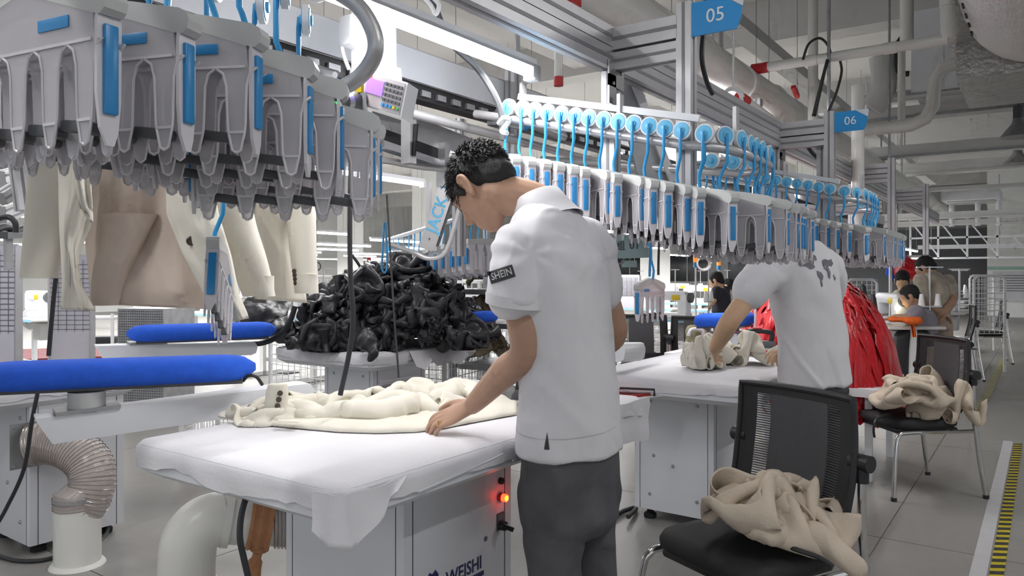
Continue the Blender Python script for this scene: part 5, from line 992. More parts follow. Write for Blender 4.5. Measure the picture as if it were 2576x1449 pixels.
def cloth_mb(G, place, th=.004, fine=True):
    if fine: G = refine(G)
    return MB().sheet([[place(p) for p in row] for row in G], th)

# ================================================================== mesh-backed chairs
def make_chair():
    t = thing('mesh_chair', 'x', 'chair')
    # front +Y, seat centre at the origin
    out = [Vector((x, y, 0)) for x, y in [( .20 * math.copysign(abs(math.cos(a)) ** .55, math.cos(a)) * (1.0 + .08 * math.sin(a)) * 1.1, .225 * math.copysign(abs(math.sin(a)) ** .6, math.sin(a))) for a in [2 * math.pi * i / 40 for i in range(40)]]]
    part('seat', MB().loft([[p * .9 + UP * .385 for p in out], [p + UP * .40 for p in out], [p * 1.01 + UP * .42 for p in out], [p * .97 + UP * .438 for p in out], [p * .75 + UP * .445 for p in out], [p * .3 + UP * .44 for p in out]]), 'seat', t, w=False, ang=60)
    part('seat_pan', MB().rbox((0, 0, .375), (.36, .38, .03), .012), 'black', t, w=False)
    for s in (-1, 1):
        part('front_leg', MB().tube([(s * .21, .02, .375), (s * .215, .16, .372), (s * .22, .2, .36), (s * .232, .225, .3), (s * .25, .25, .01)], .0125, 10, smooth=3), 'chrome', t, w=False)
        part('rear_post', MB().tube([(s * .255, -.30, .01), (s * .245, -.255, .3), (s * .24, -.235, .5), (s * .24, -.235, .66)], .0135, 10, smooth=3), 'chrome', t, w=False)
        part('foot_cap', MB().cyl((s * .25, .25, 0), (s * .25, .25, .02), .016, n=10), 'black', t, w=False); part('foot_cap', MB().cyl((s * .255, -.30, 0), (s * .255, -.30, .02), .017, n=10), 'black', t, w=False)
        part('side_rail', MB().tube([(s * .21, .1, .372), (s * .235, -.15, .378), (s * .243, -.245, .38)], .011, 8, smooth=3), 'chrome', t, w=False)
        part('elbow_joint', MB().cyl((s * .205, -.235, .70), (s * .27, -.235, .70), .026, n=16).cyl((s * .24, -.235, .64), (s * .24, -.235, .70), .02, n=14), 'black', t, w=False)
    # backrest: curved frame with a mesh panel
    def bp(u, v): return Vector((u * (.232 - .018 * abs(v - .45)), -.215 - .05 * (v - .3) + .035 * u * u - .02 * math.sin(v * 3), .49 + v * .40))
    n = 17; fr = MB(); ring = [bp(-1 + 2 * i / n, 0) for i in range(n)] + [bp(1, i / n) for i in range(n)] + [bp(1 - 2 * i / n, 1) for i in range(n)] + [bp(-1, 1 - i / n) for i in range(n)]
    fr.tube(ring + [ring[0]], .011, 8, cap=False); bo = part('back_frame', fr, 'black', t, w=False)
    for nm, u0, u1, v0, v1, m in (('back_panel', -.5, .5, .13, .93, 'mesh'), ('back_border', -1, 1, 0, .14, 'seat'), ('back_border', -1, 1, .92, 1, 'seat'), ('back_border', -1, -.74, .14, .92, 'seat'), ('back_border', .74, 1, .14, .92, 'seat')):
        part(nm, MB().sheet([[bp(u0 + (u1 - u0) * i / 10, v0 + (v1 - v0) * j / 8) for i in range(11)] for j in range(9)], .005), m, bo, w=False)
    for a0, a1 in ((-.76, -.48), (.48, .76)):
        sl_ = MB()
        for k in range(40): v = .14 + .79 * k / 39; sl_.tube([bp(a0 + (a1 - a0) * i / 4, v) for i in range(5)], .0021, 4)
        o = part('mesh_strands', sl_, 'mesh', bo, w=False); o['kind'] = 'stuff'
    return t
def yaw_of(fx, fd): v = C(fx, fd, 0); return math.atan2(v.y, v.x) - R(90)
CH = make_chair(); c1 = C(.735, 2.375, 0); CH.location = c1; CH.rotation_euler = (0, 0, yaw_of(-.868, -.497)); CH['label'] = 'black mesh-backed chair in the right foreground with a cream garment on its seat'; CH['group'] = 'black mesh-backed chairs'
c2 = C(2.36, 4.5, 0); dup(CH, c2, yaw_of(-.985, -.10), 'black mesh-backed chair farther right holding a rumpled beige garment', 'black mesh-backed chairs')
q = onz(1622, 905, .0); dup(CH, C((1622 - 1288) / FPX * 7.2, 7.2, 0), yaw_of(.3, .95), 'black mesh-backed chair below the single low hanger', 'black mesh-backed chairs')
dup(CH, C((1765 - 1288) / FPX * 6.9, 6.9, 0), yaw_of(.4, .9), 'black mesh-backed chair behind the blue board of the second worker', 'black mesh-backed chairs')
dup(CH, C((2478 - 1288) / FPX * 11.0, 11.0, 0), yaw_of(-.9, .4), 'black chair by the far tables at the aisle', 'black mesh-backed chairs')
dup(CH, C((2395 - 1288) / FPX * 9.3, 9.3, 0), yaw_of(-.9, .4), 'black chair behind the standing man in the patterned tee', 'black mesh-backed chairs')

# ================================================================== garments
def bundle(name, label, blobs, m, vox, amp, sc, seed, parent=None, lo=.3, sm=4, cat='garment'):
    """blobs: (px, py, d, rx, rd, rz) lumps melted together and creased"""
    mb = MB()
    for px, py, d, a, b, c in blobs:
        rings = []; o = at(px, py, d)
        for k in range(1, 9): t = math.pi * k / 9; rings.append(ell(o - UP * (c * math.cos(t)), RX * (a * math.sin(t)), FW * (b * math.sin(t)), 14))
        mb.loft(rings)
    return mb
def creased(mb, vox, amp, sc, seed, lo=.25, sm=3, floor=None):
    rt = Matrix.Rotation(seed * 1.37, 3, 'Z') @ Matrix.Rotation(.5, 3, 'X'); rt2 = Matrix.Rotation(seed * 2.11 + 1, 3, 'Z')
    def fn(p, n):
        q, q2 = rt @ p, rt2 @ p
        return amp * (ridge((q.x, q.y * .34, q.z * .6), sc, seed) - lo) + amp * .38 * (ridge((q2.x, q2.y * .4, q2.z), sc * 1.9, seed + 5) - .4)
    me = fuse(mb, vox, sm, fn)
    if floor is not None:
        for v in me.vertices:
            if v.co.z < floor: v.co.z = floor
    return me
# squeezed sheets shared by several garments
dome = lambda H, a, b, x0=0, y0=0: (lambda x, y: H * np.maximum(0, 1 - ((x - x0) / a) ** 2 - ((y - y0) / b) ** 2) ** .6)
fa, fb_ = dome(.13, .15, .13, -.06), dome(.07, .12, .12, .11, .03); fc, fc2 = dome(.075, .11, .10, -.12), dome(.06, .1, .09, .12)
def fd(x, y):
    u = x / .92 + .5; v = (y + .19) / .38
    return .035 * np.exp(-((v - .45 - .1 * np.sin(u * 5)) / .12) ** 2) * np.interp(u, [0, .2, .4, .7, 1], [.2, .6, 1, .6, .2]) + .075 * np.exp(-((v - .85) / .16) ** 2) * np.interp(u, [0, .2, .45, .55, .66, .74, .86, 1], [.1, .35, .55, .35, .95, .7, 1.1, .25])
GA = cloth_sim(40, 36, .80, .70, .62, .6, (.225, .17), 1.0, 72, 0, .10, .014, .75, 9, lambda x, y: np.maximum(fa(x, y), fb_(x, y)))
GB = cloth_sim(38, 38, .80, .80, .6, .58, (.215, .20), 5.0, 72, 0, .12, .014, .7, 9, dome(.16, .17, .16))
GC = cloth_sim(46, 30, .95, .55, .6, .6, (.27, .13), 9.0, 72, 0, .08, .014, .7, 9, lambda x, y: np.maximum(fc(x, y), fc2(x, y)))
GD = cloth_sim(66, 36, 1.02, .58, .9, .72, (.46, .19), 3.0, 62, 0, .06, .012, .7, 9, fd)
GE = cloth_sim(34, 34, .70, .70, .5, .5, (.19, .17), 7.0, 66, 0, .08, .016, .8, 9)
def put(o, rz, sc=(1, 1, 1)):
    m = Matrix.Rotation(rz, 3, 'Z'); return lambda p: o + m @ Vector((p[0] * sc[0], p[1] * sc[1], p[2] * sc[2]))
# cream jacket on the near chair
zs = .447; cc = C(.835, 2.30, zs + .004)
t = thing('cream_jacket', 'cream jacket crumpled on the near black chair with one sleeve trailing', 'jacket', tuple(C(.80, 2.37, zs)))
part('cloth', cloth_mb(GA, put(cc - RX * .03, YAW + R(-8), (1.0, 1.0, 1.2))), 'beige', t, ang=180); part('cloth', cloth_mb(GE, put(C(.83, 2.33, zs + .09), YAW + R(75), (.6, .62, 1.2))), 'beige', t, ang=180)
mb = MB(); limb(mb, [at(1985, 1330, 2.28), at(2060, 1352, 2.2), at(2110, 1392, 2.17), at(2150, 1425, 2.15)], [.034, .042, .037, .03], 16); part('sleeve', fuse(mb, .005, 4, lambda p, n: .016 * (ridge((p.x, p.y, p.z), 9, 6.1) - .45)), 'beige', t)
part('cord', MB().tube([at(1985, 1375, 2.17), at(2010, 1385, 2.15), at(2060, 1402, 2.13), at(2095, 1425, 2.1)], .007, 7, smooth=4), 'black', t)
# beige garment on the far chair
t = thing('beige_garment', 'rumpled beige cotton garment heaped on the farther black chair', 'garment', tuple(C(2.36, 4.45, zs))); part('cloth', cloth_mb(GB, put(C(2.34, 4.42, zs + .004), YAW + R(30), (1.3, 1.1, 1.15))), 'beige', t, ang=180); part('cloth', cloth_mb(GC, put(C(2.50, 4.36, zs - .02), YAW + R(-25), (.75, 1.0, 1.6))), 'beige', t, ang=180)
part('drawstring', MB().tube([at(2240, 1040, 4.3), at(2205, 1055, 4.2), at(2198, 1080, 4.18), at(2200, 1100, 4.18)], .007, 6, smooth=4), 'black', t)
# jacket on the second table
t = thing('cream_jacket', 'cream jacket bunched under the second worker\'s hands', 'jacket', tuple(at(1830, 940, 3.5))); jc = onz(1832, 915, .78); part('cloth', cloth_mb(GC, put(jc, YAW + R(4), (.92, 1.2, 1.2))), 'cream', t, ang=180); part('cloth', cloth_mb(GE, put(onz(1765, 922, .79), YAW + R(120), (.55, .6, 1.5))), 'cream', t, ang=180)
# jacket spread on the front table: a buckled sheet, plus a sleeve and its upturned cuff
t = thing('cream_jacket', 'cream jacket laid out on the front ironing table under the worker\'s hand', 'jacket', tuple(onz(900, 1050, ZT)))
jo = onz(925, 1046, ZT + .006); part('body_panel', cloth_mb(GD, put(jo + FW * .02, YAW + R(13), (.98, 1.0, 1.1))), 'cream', t, ang=180)
xs = [548, 600, 660, 740, 850, 950, 1045, 1110, 1180, 1240, 1300]; yf = [1050, 1062, 1070, 1078, 1088, 1091, 1088, 1080, 1066, 1055, 1044]; yb = [1044, 1030, 1024, 1020, 1014, 1010, 1008, 1006, 1006, 1004, 1004]
rows = []
for j in range(20):
    v = j / 19; row = []
    for i in range(90):
        px = 548 + (1300 - 548) * i / 89; a, b = np.interp(px, xs, yf), np.interp(px, xs, yb); g = onz(px, a + (b - a) * v, ZT + .006); rim = min(1, v * 6) ** .5 * min(1, (i / 89) * 9, (1 - i / 89) * 9 + .5); row.append(g + UP * (.003 + rim * (.012 + .014 * max(0, ridge((g.x * .8, g.y * 1.3, 0), 6, 3.3) - .3))))
    rows.append(row)
part('front_panel', MB().sheet(rows, .005), 'cream', t, ang=180)
slv = MB(); limb(slv, [onz(1035, 1030, .83) + UP * .015, onz(960, 1046, .83) + UP * .01, onz(850, 1046, .83) + UP * .008, onz(760, 1040, .83) + UP * .005, onz(700, 1030, .83)], [.038, .04, .036, .034, .026], 16)
me = fuse(slv, .005, 4, lambda p, n: .012 * (ridge((p.x, p.y, p.z), 9, 6.1) - .45)); part('sleeve', me, 'cream', t)
co = onz(694, 1044, .83); part('cuff', fuse(MB().loft([ell(co + UP * .0 + RX * .006, RX * .034, FW * .02, 18), ell(co + UP * .03, RX * .036, FW * .022, 18), ell(co + UP * .07 + RX * .004, RX * .036, FW * .024, 18), ell(co + UP * .098 + RX * .006, RX * .030, FW * .02, 18)]), .004, 3), 'cream', t)
for k in range(4): part('cuff_button', MB().lathe([(.0085, 0), (.0085, .004), (.005, .005)], co + RX * (.02 - .004 * k) - FW * .022 + UP * (.072 - .02 * k), (-FW + RX * .3), 12), 'btn', t)
part('pocket_flap', MB().sheet([[onz(700 + 50 * i / 5, 1058 + j * 2 + i * .3, .828) + UP * .004 for i in range(6)] for j in range(4)], .003), 'cream', t)
# small puffs of jacket rising behind
for k, (pts, r) in enumerate([([(880, 1010), (940, 995), (1000, 985), (1040, 990)], .04), ([(985, 975), (1040, 962), (1100, 972)], .045), ([(1090, 985), (1140, 968), (1168, 958), (1200, 975)], .045)]):
    q = MB(); limb(q, [onz(x, y + 30, .84) + UP * .01 for x, y in pts], [r * .7, r, r * .95, r * .6][:len(pts)], 14); part('body_fold', fuse(q, .006, 3, lambda p, n: .022 * (ridge((p.x, p.y, p.z), 8, k + 2.0) - .45)), 'cream', t)

# ------------------------------------------------------------------ jackets hanging from the clamps
DJ = 1.95
def drape(L, Rr, d, bulge, seed, fold=.02, nf=3, th=.004, nx=26, ny=34):
    """hanging panel between a left and a right outline (image coordinates at depth d), bulging and falling in soft folds"""
    rows = []; ly, ry = [p[1] for p in L], [p[1] for p in Rr]
    for j in range(ny):
        v = j / (ny - 1); a = (np.interp(v, np.linspace(0, 1, len(L)), [p[0] for p in L]), np.interp(v, np.linspace(0, 1, len(L)), ly)); b = (np.interp(v, np.linspace(0, 1, len(Rr)), [p[0] for p in Rr]), np.interp(v, np.linspace(0, 1, len(Rr)), ry)); row = []
        for i in range(nx):
            u = i / (nx - 1); dd = d - bulge * math.sin(math.pi * u) + fold * (.3 + .7 * v) * math.sin(u * nf * 2 * math.pi + seed + v * 1.5) + .02 * noise.noise(Vector((u * 3, v * 3, seed))) - .012 * max(0, ridge((u * 1.4, v * .9, 0), 3.0, seed) - .5)
            row.append(at(a[0] + (b[0] - a[0]) * u, a[1] + (b[1] - a[1]) * u, dd))
        rows.append(row)
    return MB().sheet(rows, th)
J = thing('hanging_jacket', 'cream jacket hanging open from the clamps with its lining showing', 'jacket', tuple(at(380, 790, DJ)))
part('lining', drape([(190, 300), (205, 450), (215, 600), (225, 700), (240, 765)], [(520, 300), (520, 450), (530, 600), (540, 720), (545, 778)], DJ + .07, .04, 1.0, .018, 2), 'creamsh', J, ang=180)
part('front_panel', drape([(150, 300), (148, 430), (150, 560), (158, 700), (155, 778)], [(225, 300), (232, 560), (196, 650), (205, 720), (240, 782)], DJ - .05, .03, 2.0, .008, 1), 'cream', J, ang=180, label='left front panel with notched lapel edge')
part('lapel', drape([(165, 320), (180, 420), (200, 520), (228, 558)], [(215, 320), (225, 430), (232, 520), (233, 560)], DJ - .075, .01, 2.5, .003, 1, .004, 10, 14), 'cream', J, ang=180)
PF = part('front_panel', drape([(415, 380), (420, 540), (460, 640), (515, 740), (560, 815)], [(520, 380), (550, 540), (580, 640), (600, 740), (626, 800)], DJ - .06, .035, 4.0, .010, 1), 'cream', J, ang=180, label='right front panel carrying one large button')
dv_ = (at(481, 606, 2.0) - at(481, 606, 1.0)).normalized(); hh_ = bvh_of(PF).ray_cast(at(481, 606, 1.0), dv_); bp_ = hh_[0] if hh_[0] is not None else at(481, 606, DJ - .1); part('front_button', MB().lathe([(.0115, -.004), (.012, .003), (.009, .005), (.008, .003)], bp_, -dv_, 18), 'btn', J)
def sleeve_tube(pts, rad, d, seed, nm, par, m='cream'):
    mb = MB(); P = spline([at(x, y, d + dz) for x, y, dz in pts], 6); rr = np.interp(np.linspace(0, 1, len(P)), np.linspace(0, 1, len(rad)), rad); rings = []
    for i, p in enumerate(P): rings.append([p + RX * (rr[i] * math.cos(a) * (1 + .06 * math.sin(3 * a + seed + i * .2))) + FW * (rr[i] * .75 * math.sin(a)) for a in [2 * math.pi * k / 24 for k in range(24)]])
    rings.append([p.lerp(sum(rings[-1], Vector()) / 24, .08) + UP * .004 for p in rings[-1]]); rings.append([p + UP * .05 for p in rings[-1]])
    mb.loft(rings); return part(nm, mb, m, par, ang=60)
sleeve_tube([(135, 330, .05), (125, 480, .05), (112, 600, .04), (100, 700, .03)], [.06, .055, .05, .047], DJ, 1.0, 'sleeve', J); sleeve_tube([(560, 420, .06), (585, 540, .06), (625, 650, .05), (652, 745, .05)], [.06, .058, .05, .042], DJ, 2.0, 'sleeve', J)
sleeve_tube([(330, 540, .0), (305, 620, -.0), (278, 690, -.01), (262, 768, -.01)], [.07, .055, .045, .036], DJ + .03, 3.0, 'inner_sleeve', J, 'creamsh')
J2 = thing('hanging_jacket', 'second cream jacket seen from the back, with four dark cuff buttons', 'jacket', tuple(at(710, 770, DJ + .25)))
part('back_panel', drape([(606, 320), (625, 520), (645, 640), (640, 752)], [(745, 320), (748, 520), (752, 640), (772, 762)], DJ + .25, .05, 5.0, .012, 1), 'cream', J2, ang=180); sleeve_tube([(745, 330, 0), (757, 520, 0), (762, 640, -.01), (770, 738, -.02)], [.045, .042, .037, .033], DJ + .19, 4.0, 'sleeve', J2)
for k in range(4): part('cuff_button', MB().lathe([(.0065, -.01), (.0065, .003), (.004, .004)], at(741 + 1.2 * k, 682 + 10 * k, DJ + .155), -FW - RX * .3, 12), 'btn', J2)

# ------------------------------------------------------------------ heaps of garments
def heap(seed, hf, x0, x1, y0, y1, n, size, amp, z0, curl):
    """many crumpled pieces lying over a mound whose height is hf(x, y), returned as one mesh"""
    r = random.Random(seed); mb = MB(); G = 60; N = {}
    P = {}
    for j in range(G):
        for i in range(G):
            x, y = x0 + (x1 - x0) * i / (G - 1), y0 + (y1 - y0) * j / (G - 1); h = hf(x, y)
            if h > .0: P[i, j] = len(mb.v); q = Vector((x, y, z0 + h)); mb.v.append(q + UP * (amp * (ridge(q, 5, seed) - .5) * min(1, h * 8)))
    for (i, j) in list(P):
        if all(k in P for k in ((i + 1, j), (i + 1, j + 1), (i, j + 1))): mb.f.append((P[i, j], P[i + 1, j], P[i + 1, j + 1], P[i, j + 1]))
    V = [GE, GA, GE[:, ::-1], GC]
    for k in range(n):
        for _ in range(40):
            x, y = r.uniform(x0, x1), r.uniform(y0, y1)
            if hf(x, y) > .05: break
        e = .03; nn = Vector((hf(x - e, y) - hf(x + e, y), hf(x, y - e) - hf(x, y + e), 2 * e)).normalized(); q = UP.rotation_difference(nn).to_matrix() @ Matrix.Rotation(r.uniform(0, 6.28), 3, 'Z'); s = size * r.uniform(.7, 1.25); o = Vector((x, y, z0 + hf(x, y) - .015)); rows = []
        for row in V[k % 4]:
            rr = []
            for p in row:
                w = o + q @ Vector((p[0] * s, p[1] * s, p[2] * s * curl)); w.z = max(w.z, z0 + .002); rr.append(w)
            rows.append(rr)
        mb.grid(rows)
    return mb
bc = onz(965, 872, .80)
HX, HZ = [-.52, -.46, -.4, -.3, -.18, -.08, 0, .12, .22, .37, .47, .53, .57], [0, .08, .16, .28, .38, .45, .46, .43, .38, .29, .21, .10, 0]
def hb(x, y):
    xc, d = x * CA + y * SA - (bc.x * CA + bc.y * SA), -x * SA + y * CA - (-bc.x * SA + bc.y * CA) - .12
    return float(np.interp(xc, HX, HZ)) * max(0, 1 - (abs(d) / .40) ** 2.4) ** .8
o = single('garment_heap', heap(3, hb, bc.x - .8, bc.x + .8, bc.y - .7, bc.y + .8, 75, .78, .03, .805, 1.25), 'pile', 'tall heap of crumpled black garments on the white ironing table', 'heap', None, True, 'stuff', 180)
t = thing('black_garment', 'black garment leg hanging over the table edge below the heap', 'garment', tuple(at(935, 900, 4.28))); mb = MB(); limb(mb, [at(915, 848, 4.4), at(930, 866, 4.3), at(937, 885, 4.25), at(933, 902, 4.25)], [.05, .045, .04, .03], 12); part('cloth', creased(mb, .008, .03, 9, 4), 'pile', t)
t = thing('black_garment', 'black garment end drooping off the right side of the heap', 'garment', tuple(at(1115, 868, 4.9))); mb = MB(); limb(mb, [at(1080, 800, 4.8), at(1110, 830, 4.75), at(1125, 850, 4.72), at(1115, 868, 4.72)], [.07, .06, .05, .03], 12); part('cloth', creased(mb, .008, .03, 9, 6), 'pile', t)
t = thing('black_garment', 'dark garments lying behind the second blue board', 'garment', tuple(at(700, 848, 5.0))); mb = bundle('g', '', [(665, 800, 5.0, .16, .2, .12), (715, 830, 4.95, .12, .2, .07), (660, 765, 5.1, .14, .15, .05), (690, 765, 5.1, .1, .1, .05)], '', 0, 0, 0, 0); part('cloth', creased(mb, .013, .05, 7, 8), 'pile', t)
rc = at(2045, 870, 5.2); rc.z = .62
def hr(r): return .66 * (1 - r * r) ** .6 if r < 1 else -min(r - 1, .3) * .8
rg = random.Random(21); mb = MB(); rings = []
for k in range(12): r = 1 - k / 12; rings.append([Vector((rc.x + .5 * r * math.cos(a) , rc.y + .5 * r * math.sin(a), .56 + hr(r) * .97)) for a in [2 * math.pi * i / 40 for i in range(40)]])
mb.loft(rings)
for k in range(900):
    ph = rg.uniform(0, 6.283); r0 = rg.uniform(0, .95); ln = rg.uniform(.25, .6); w = rg.uniform(.012, .03); rows = []; lift = rg.uniform(.0, .03); tw = rg.uniform(-.6, .6); dr = rg.uniform(-.5, .5)
    for i in range(9):
        u = i / 8; r = r0 + ln * u; pp = ph + dr * u * .6 + .05 * math.sin(u * 9 + k); R_ = .5 * min(r, 1.05); e = Vector((math.cos(pp), math.sin(pp), 0)); tn = Vector((-e.y, e.x, 0)); c = Vector((rc.x, rc.y, .57 + hr(r))) + e * (R_ + lift) + UP * (lift + .012 * math.sin(u * 14 + k)); q = (tn * math.cos(tw * u * 3) + UP * .6 * math.sin(tw * u * 3 + k)) * w; rows.append([c - q, c + e * .012 + UP * .008, c + q])
    mb.grid(rows)
o = single('garment_heap', mb, 'red', 'heap of shiny red satin strips behind the second worker', 'heap', None, True, 'stuff', 180)
t = thing('heap_stand', 'white draped stand under the red satin heap', 'stand', (rc.x, rc.y, 0)); part('stand_top', MB().b2((rc.x - .5, rc.y - .45, .52), (rc.x + .5, rc.y + .45, .57)), 'white', t, smooth=False)
for sx in (-.42, .42):
    for sy in (-.38, .38): part('leg', MB().b2((rc.x + sx - .02, rc.y + sy - .02, 0), (rc.x + sx + .02, rc.y + sy + .02, .52)), 'white', t, smooth=False)
single('hanging_cloth', MB().sheet([[at(2165 + 8 * i + 4 * math.sin(j), 880 + 7 * j + 3 * math.sin(i * 2), 4.9 + .03 * math.sin(i * 1.7)) for i in range(7)] for j in range(7)], .006), 'cloth', 'white cloth corner hanging beneath the red heap', 'cloth')

# ================================================================== floor tape
a, b = onz(2515, 1449, 0), onz(2557, 1115, 0); xh = (a.x + b.x) / 2
t = thing('hazard_tape', 'yellow and black striped floor tape along the aisle', 'tape', (xh, a.y, 0)); y0 = a.y - 1.2
part('yellow_strip', MB().b2((xh - .026, y0, 0), (xh + .026, b.y, .0022)), 'yel', t, smooth=False); k = 0; y = y0
while y < b.y - .06: part('black_stripe', MB().prism([(-.026, 0), (.026, .03), (.026, .072), (-.026, .042)], (xh, y, .0024), (1, 0, 0), (0, 1, 0), .002), 'blk', t, smooth=False); y += .085
single('white_tape', MB().b2((xh - .095, y0, 0), (xh - .034, b.y + .05, .002)), 'wstrip', 'white floor tape beside the striped tape', 'tape', smooth=False)
a, b = onz(2450, 1057, 0), onz(2530, 900, 0); t = thing('hazard_tape', 'faded yellow floor tape farther down the aisle', 'tape', (a.x, a.y, 0)); part('yellow_strip', MB().b2((a.x - .04, a.y, 0), (a.x + .04, b.y, .002)), mat('faded_yellow', '#a9a472', .5), t, smooth=False)
for k in range(24): part('stripe', MB().b2((a.x - .04, a.y + k * .18, .002), (a.x + .04, a.y + k * .18 + .07, .003)), mat('faded_grey', '#8f8f78', .5), t, smooth=False)

# ================================================================== sewing stations
def make_station():
    t = thing('sewing_station', 'x', 'sewing table')
    part('table_top', MB().rbox((0, 0, .745), (1.15, .56, .03), .01), 'wood', t, w=False); part('edge_strip', MB().box((0, -.283, .745), (1.1, .006, .03)), 'sky', t, w=False, smooth=False)
    for s in (-1, 1): part('leg', MB().box((s * .48, 0, .37), (.07, .05, .72)).box((s * .48, 0, .03), (.07, .5, .05)), 'plast', t, w=False, smooth=False)
    part('crossbar', MB().box((0, .05, .2), (.95, .03, .05)), 'plast', t, w=False, smooth=False); part('control_box', MB().rbox((.2, .05, .6), (.2, .25, .2), .01), 'grey', t, w=False); part('treadle', MB().rbox((0, -.05, .08), (.35, .2, .02), .008), 'dgrey', t, w=False)
    m = part('machine_bed', MB().rbox((0, .03, .79), (.5, .2, .06), .01), 'white', t, w=False)
    part('column', MB().rbox((.19, .03, .92), (.12, .15, .24), .02), 'white', m, w=False); part('arm', MB().rbox((0, .03, 1.02), (.46, .13, .11), .03), 'white', m, w=False); part('head', MB().rbox((-.2, .03, .95), (.09, .12, .2), .02), 'white', m, w=False)
    part('needle_bar', MB().cyl((-.2, .03, .82), (-.2, .03, .88), .012, n=8), 'steel', m, w=False); part('handwheel', MB().cyl((.25, .03, 1.0), (.29, .03, 1.0), .06, n=16), 'dgrey', m, w=False); part('panel', MB().rbox((.12, -.045, 1.0), (.1, .012, .06), .004), 'yellow', m, w=False)
    part('thread_stand', MB().cyl((.42, .2, .76), (.42, .2, 1.35), .008, n=8).box((.42, .2, 1.34), (.02, .26, .012)).box((.42, .2, .95), (.02, .24, .012)), 'steel', t, w=False, smooth=False)
    for s in (-.08, .08): part('thread_cone', MB().lathe([(.035, 0), (.03, .02), (.018, .12), (.012, .12)], (.42, .2 + s, .956), (0, 0, 1), 10), 'whiteink', t, w=False)
    return t
ST = make_station(); first = [True]
def station(p, rz, lab, grp):
    if first[0]: first[0] = False; ST.location = p; ST.rotation_euler = (0, 0, rz); ST['label'] = lab; ST['group'] = grp
    else: dup(ST, p, rz, lab, grp)
g = C((1700 - 1288) / FPX * 8.8, 8.8, 0)
names = ['nearest', 'second', 'third', 'fourth']
for r_ in range(4):
    for c_ in range(5):
        x, y = g.x - .1 - c_ * 1.4, g.y + .0 + r_ * 2.3 + c_ * .02
        if r_ == 0 and c_ > 3: continue
        station((x, y, 0), 0, '%s sewing station from the right in the %s row behind the workers' % (ORD[c_], names[r_]), 'sewing stations in the hall')
g = C((880 - 1288) / FPX * 8.6, 8.6, 0)
for r_ in range(1):
    for c_ in range(3): station((g.x - c_ * 1.5 + .4, g.y + r_ * 2.4, 0), 0, '%s sewing station from the right in the %s row behind the black heap' % (ORD[c_], names[r_]), 'sewing stations behind the heap')
g = C((90 - 1288) / FPX * 9.0, 9.0, 0)
for c_ in range(1): station((g.x + c_ * 1.5, g.y - c_ * .1, 0), 0, '%s sewing station from the left at the far left' % ORD[c_], 'sewing stations at the far left')
g = C((2235 - 1288) / FPX * 7.9, 7.9, 0); station((g.x, g.y, 0), R(-55), 'sewing station where the seated man works on the orange cloth', 'sewing stations by the aisle')
for k in range(3): p = C((2420 - 1288) / FPX * (10.5 + k * 2), 10.5 + k * 2, 0); station((p.x - .2, p.y, 0), R(-90), '%s sewing station by the aisle behind the standing man' % ORD[k], 'sewing stations by the aisle')
t = thing('orange_cloth', 'bright orange cloth on the seated man\'s sewing table', 'cloth', tuple(at(2275, 806, 7.4))); mb = bundle('g', '', [(2262, 804, 7.35, .09, .1, .03), (2290, 806, 7.3, .1, .1, .03)], '', 0, 0, 0, 0); part('cloth', creased(mb, .011, .03, 6, 3), 'orange', t); part('hanging_tail', MB().sheet([[at(2290 + 3 * i + j, 812 + 6 * j, 7.25 + .03 * math.sin(i * 2)) for i in range(4)] for j in range(7)], .006), 'orange', t)
p = at(2258, 775, 7.6); single('table_lamp', MB().ball(p, .03), mat('work_light', '#fff3c8', .4, emit=6.0, var=0), 'small glowing sewing light before the seated man', 'lamp')
single('dark_spool', MB().lathe([(.04, 0), (.045, .06), (.03, .16), (.015, .2)], at(2196, 792, 7.4), (0, 0, 1), 12), 'black', 'black thread cone right of the red heap', 'thread cone'); single('dark_spool', MB().lathe([(.045, 0), (.05, .06), (.035, .18), (.015, .22)], at(2170, 770, 7.6), (0, 0, 1), 12), 'black', 'taller black thread cone above the red heap', 'thread cone')
p = C((2240 - 1288) / FPX * 9.7, 9.7, 0); t = thing('garment_rail', 'white rail with hanging garments behind the men at the aisle', 'rail', tuple(p), YAW)
for s_ in (0, .5): part('upright', MB().bar((s_, 0, 0), (s_, 0, 1.5), .03, .03), 'cartw', t, w=False, smooth=False)
part('top_bar', MB().bar((0, 0, 1.5), (.5, 0, 1.5), .03, .03), 'cartw', t, w=False, smooth=False)
single('red_bundle', creased(bundle('g', '', [(2285, 680, 9.65, .16, .15, .14), (2275, 660, 9.65, .1, .1, .1)], '', 0, 0, 0, 0), .02, .05, 5, 2), 'red', 'red garments hanging behind the men at the aisle', 'garment'); single('blue_bundle', creased(bundle('g', '', [(2252, 685, 9.75, .09, .1, .12), (2252, 660, 9.72, .05, .08, .1)], '', 0, 0, 0, 0), .02, .04, 5, 3), 'royal', 'blue garment hanging behind the men at the aisle', 'garment')

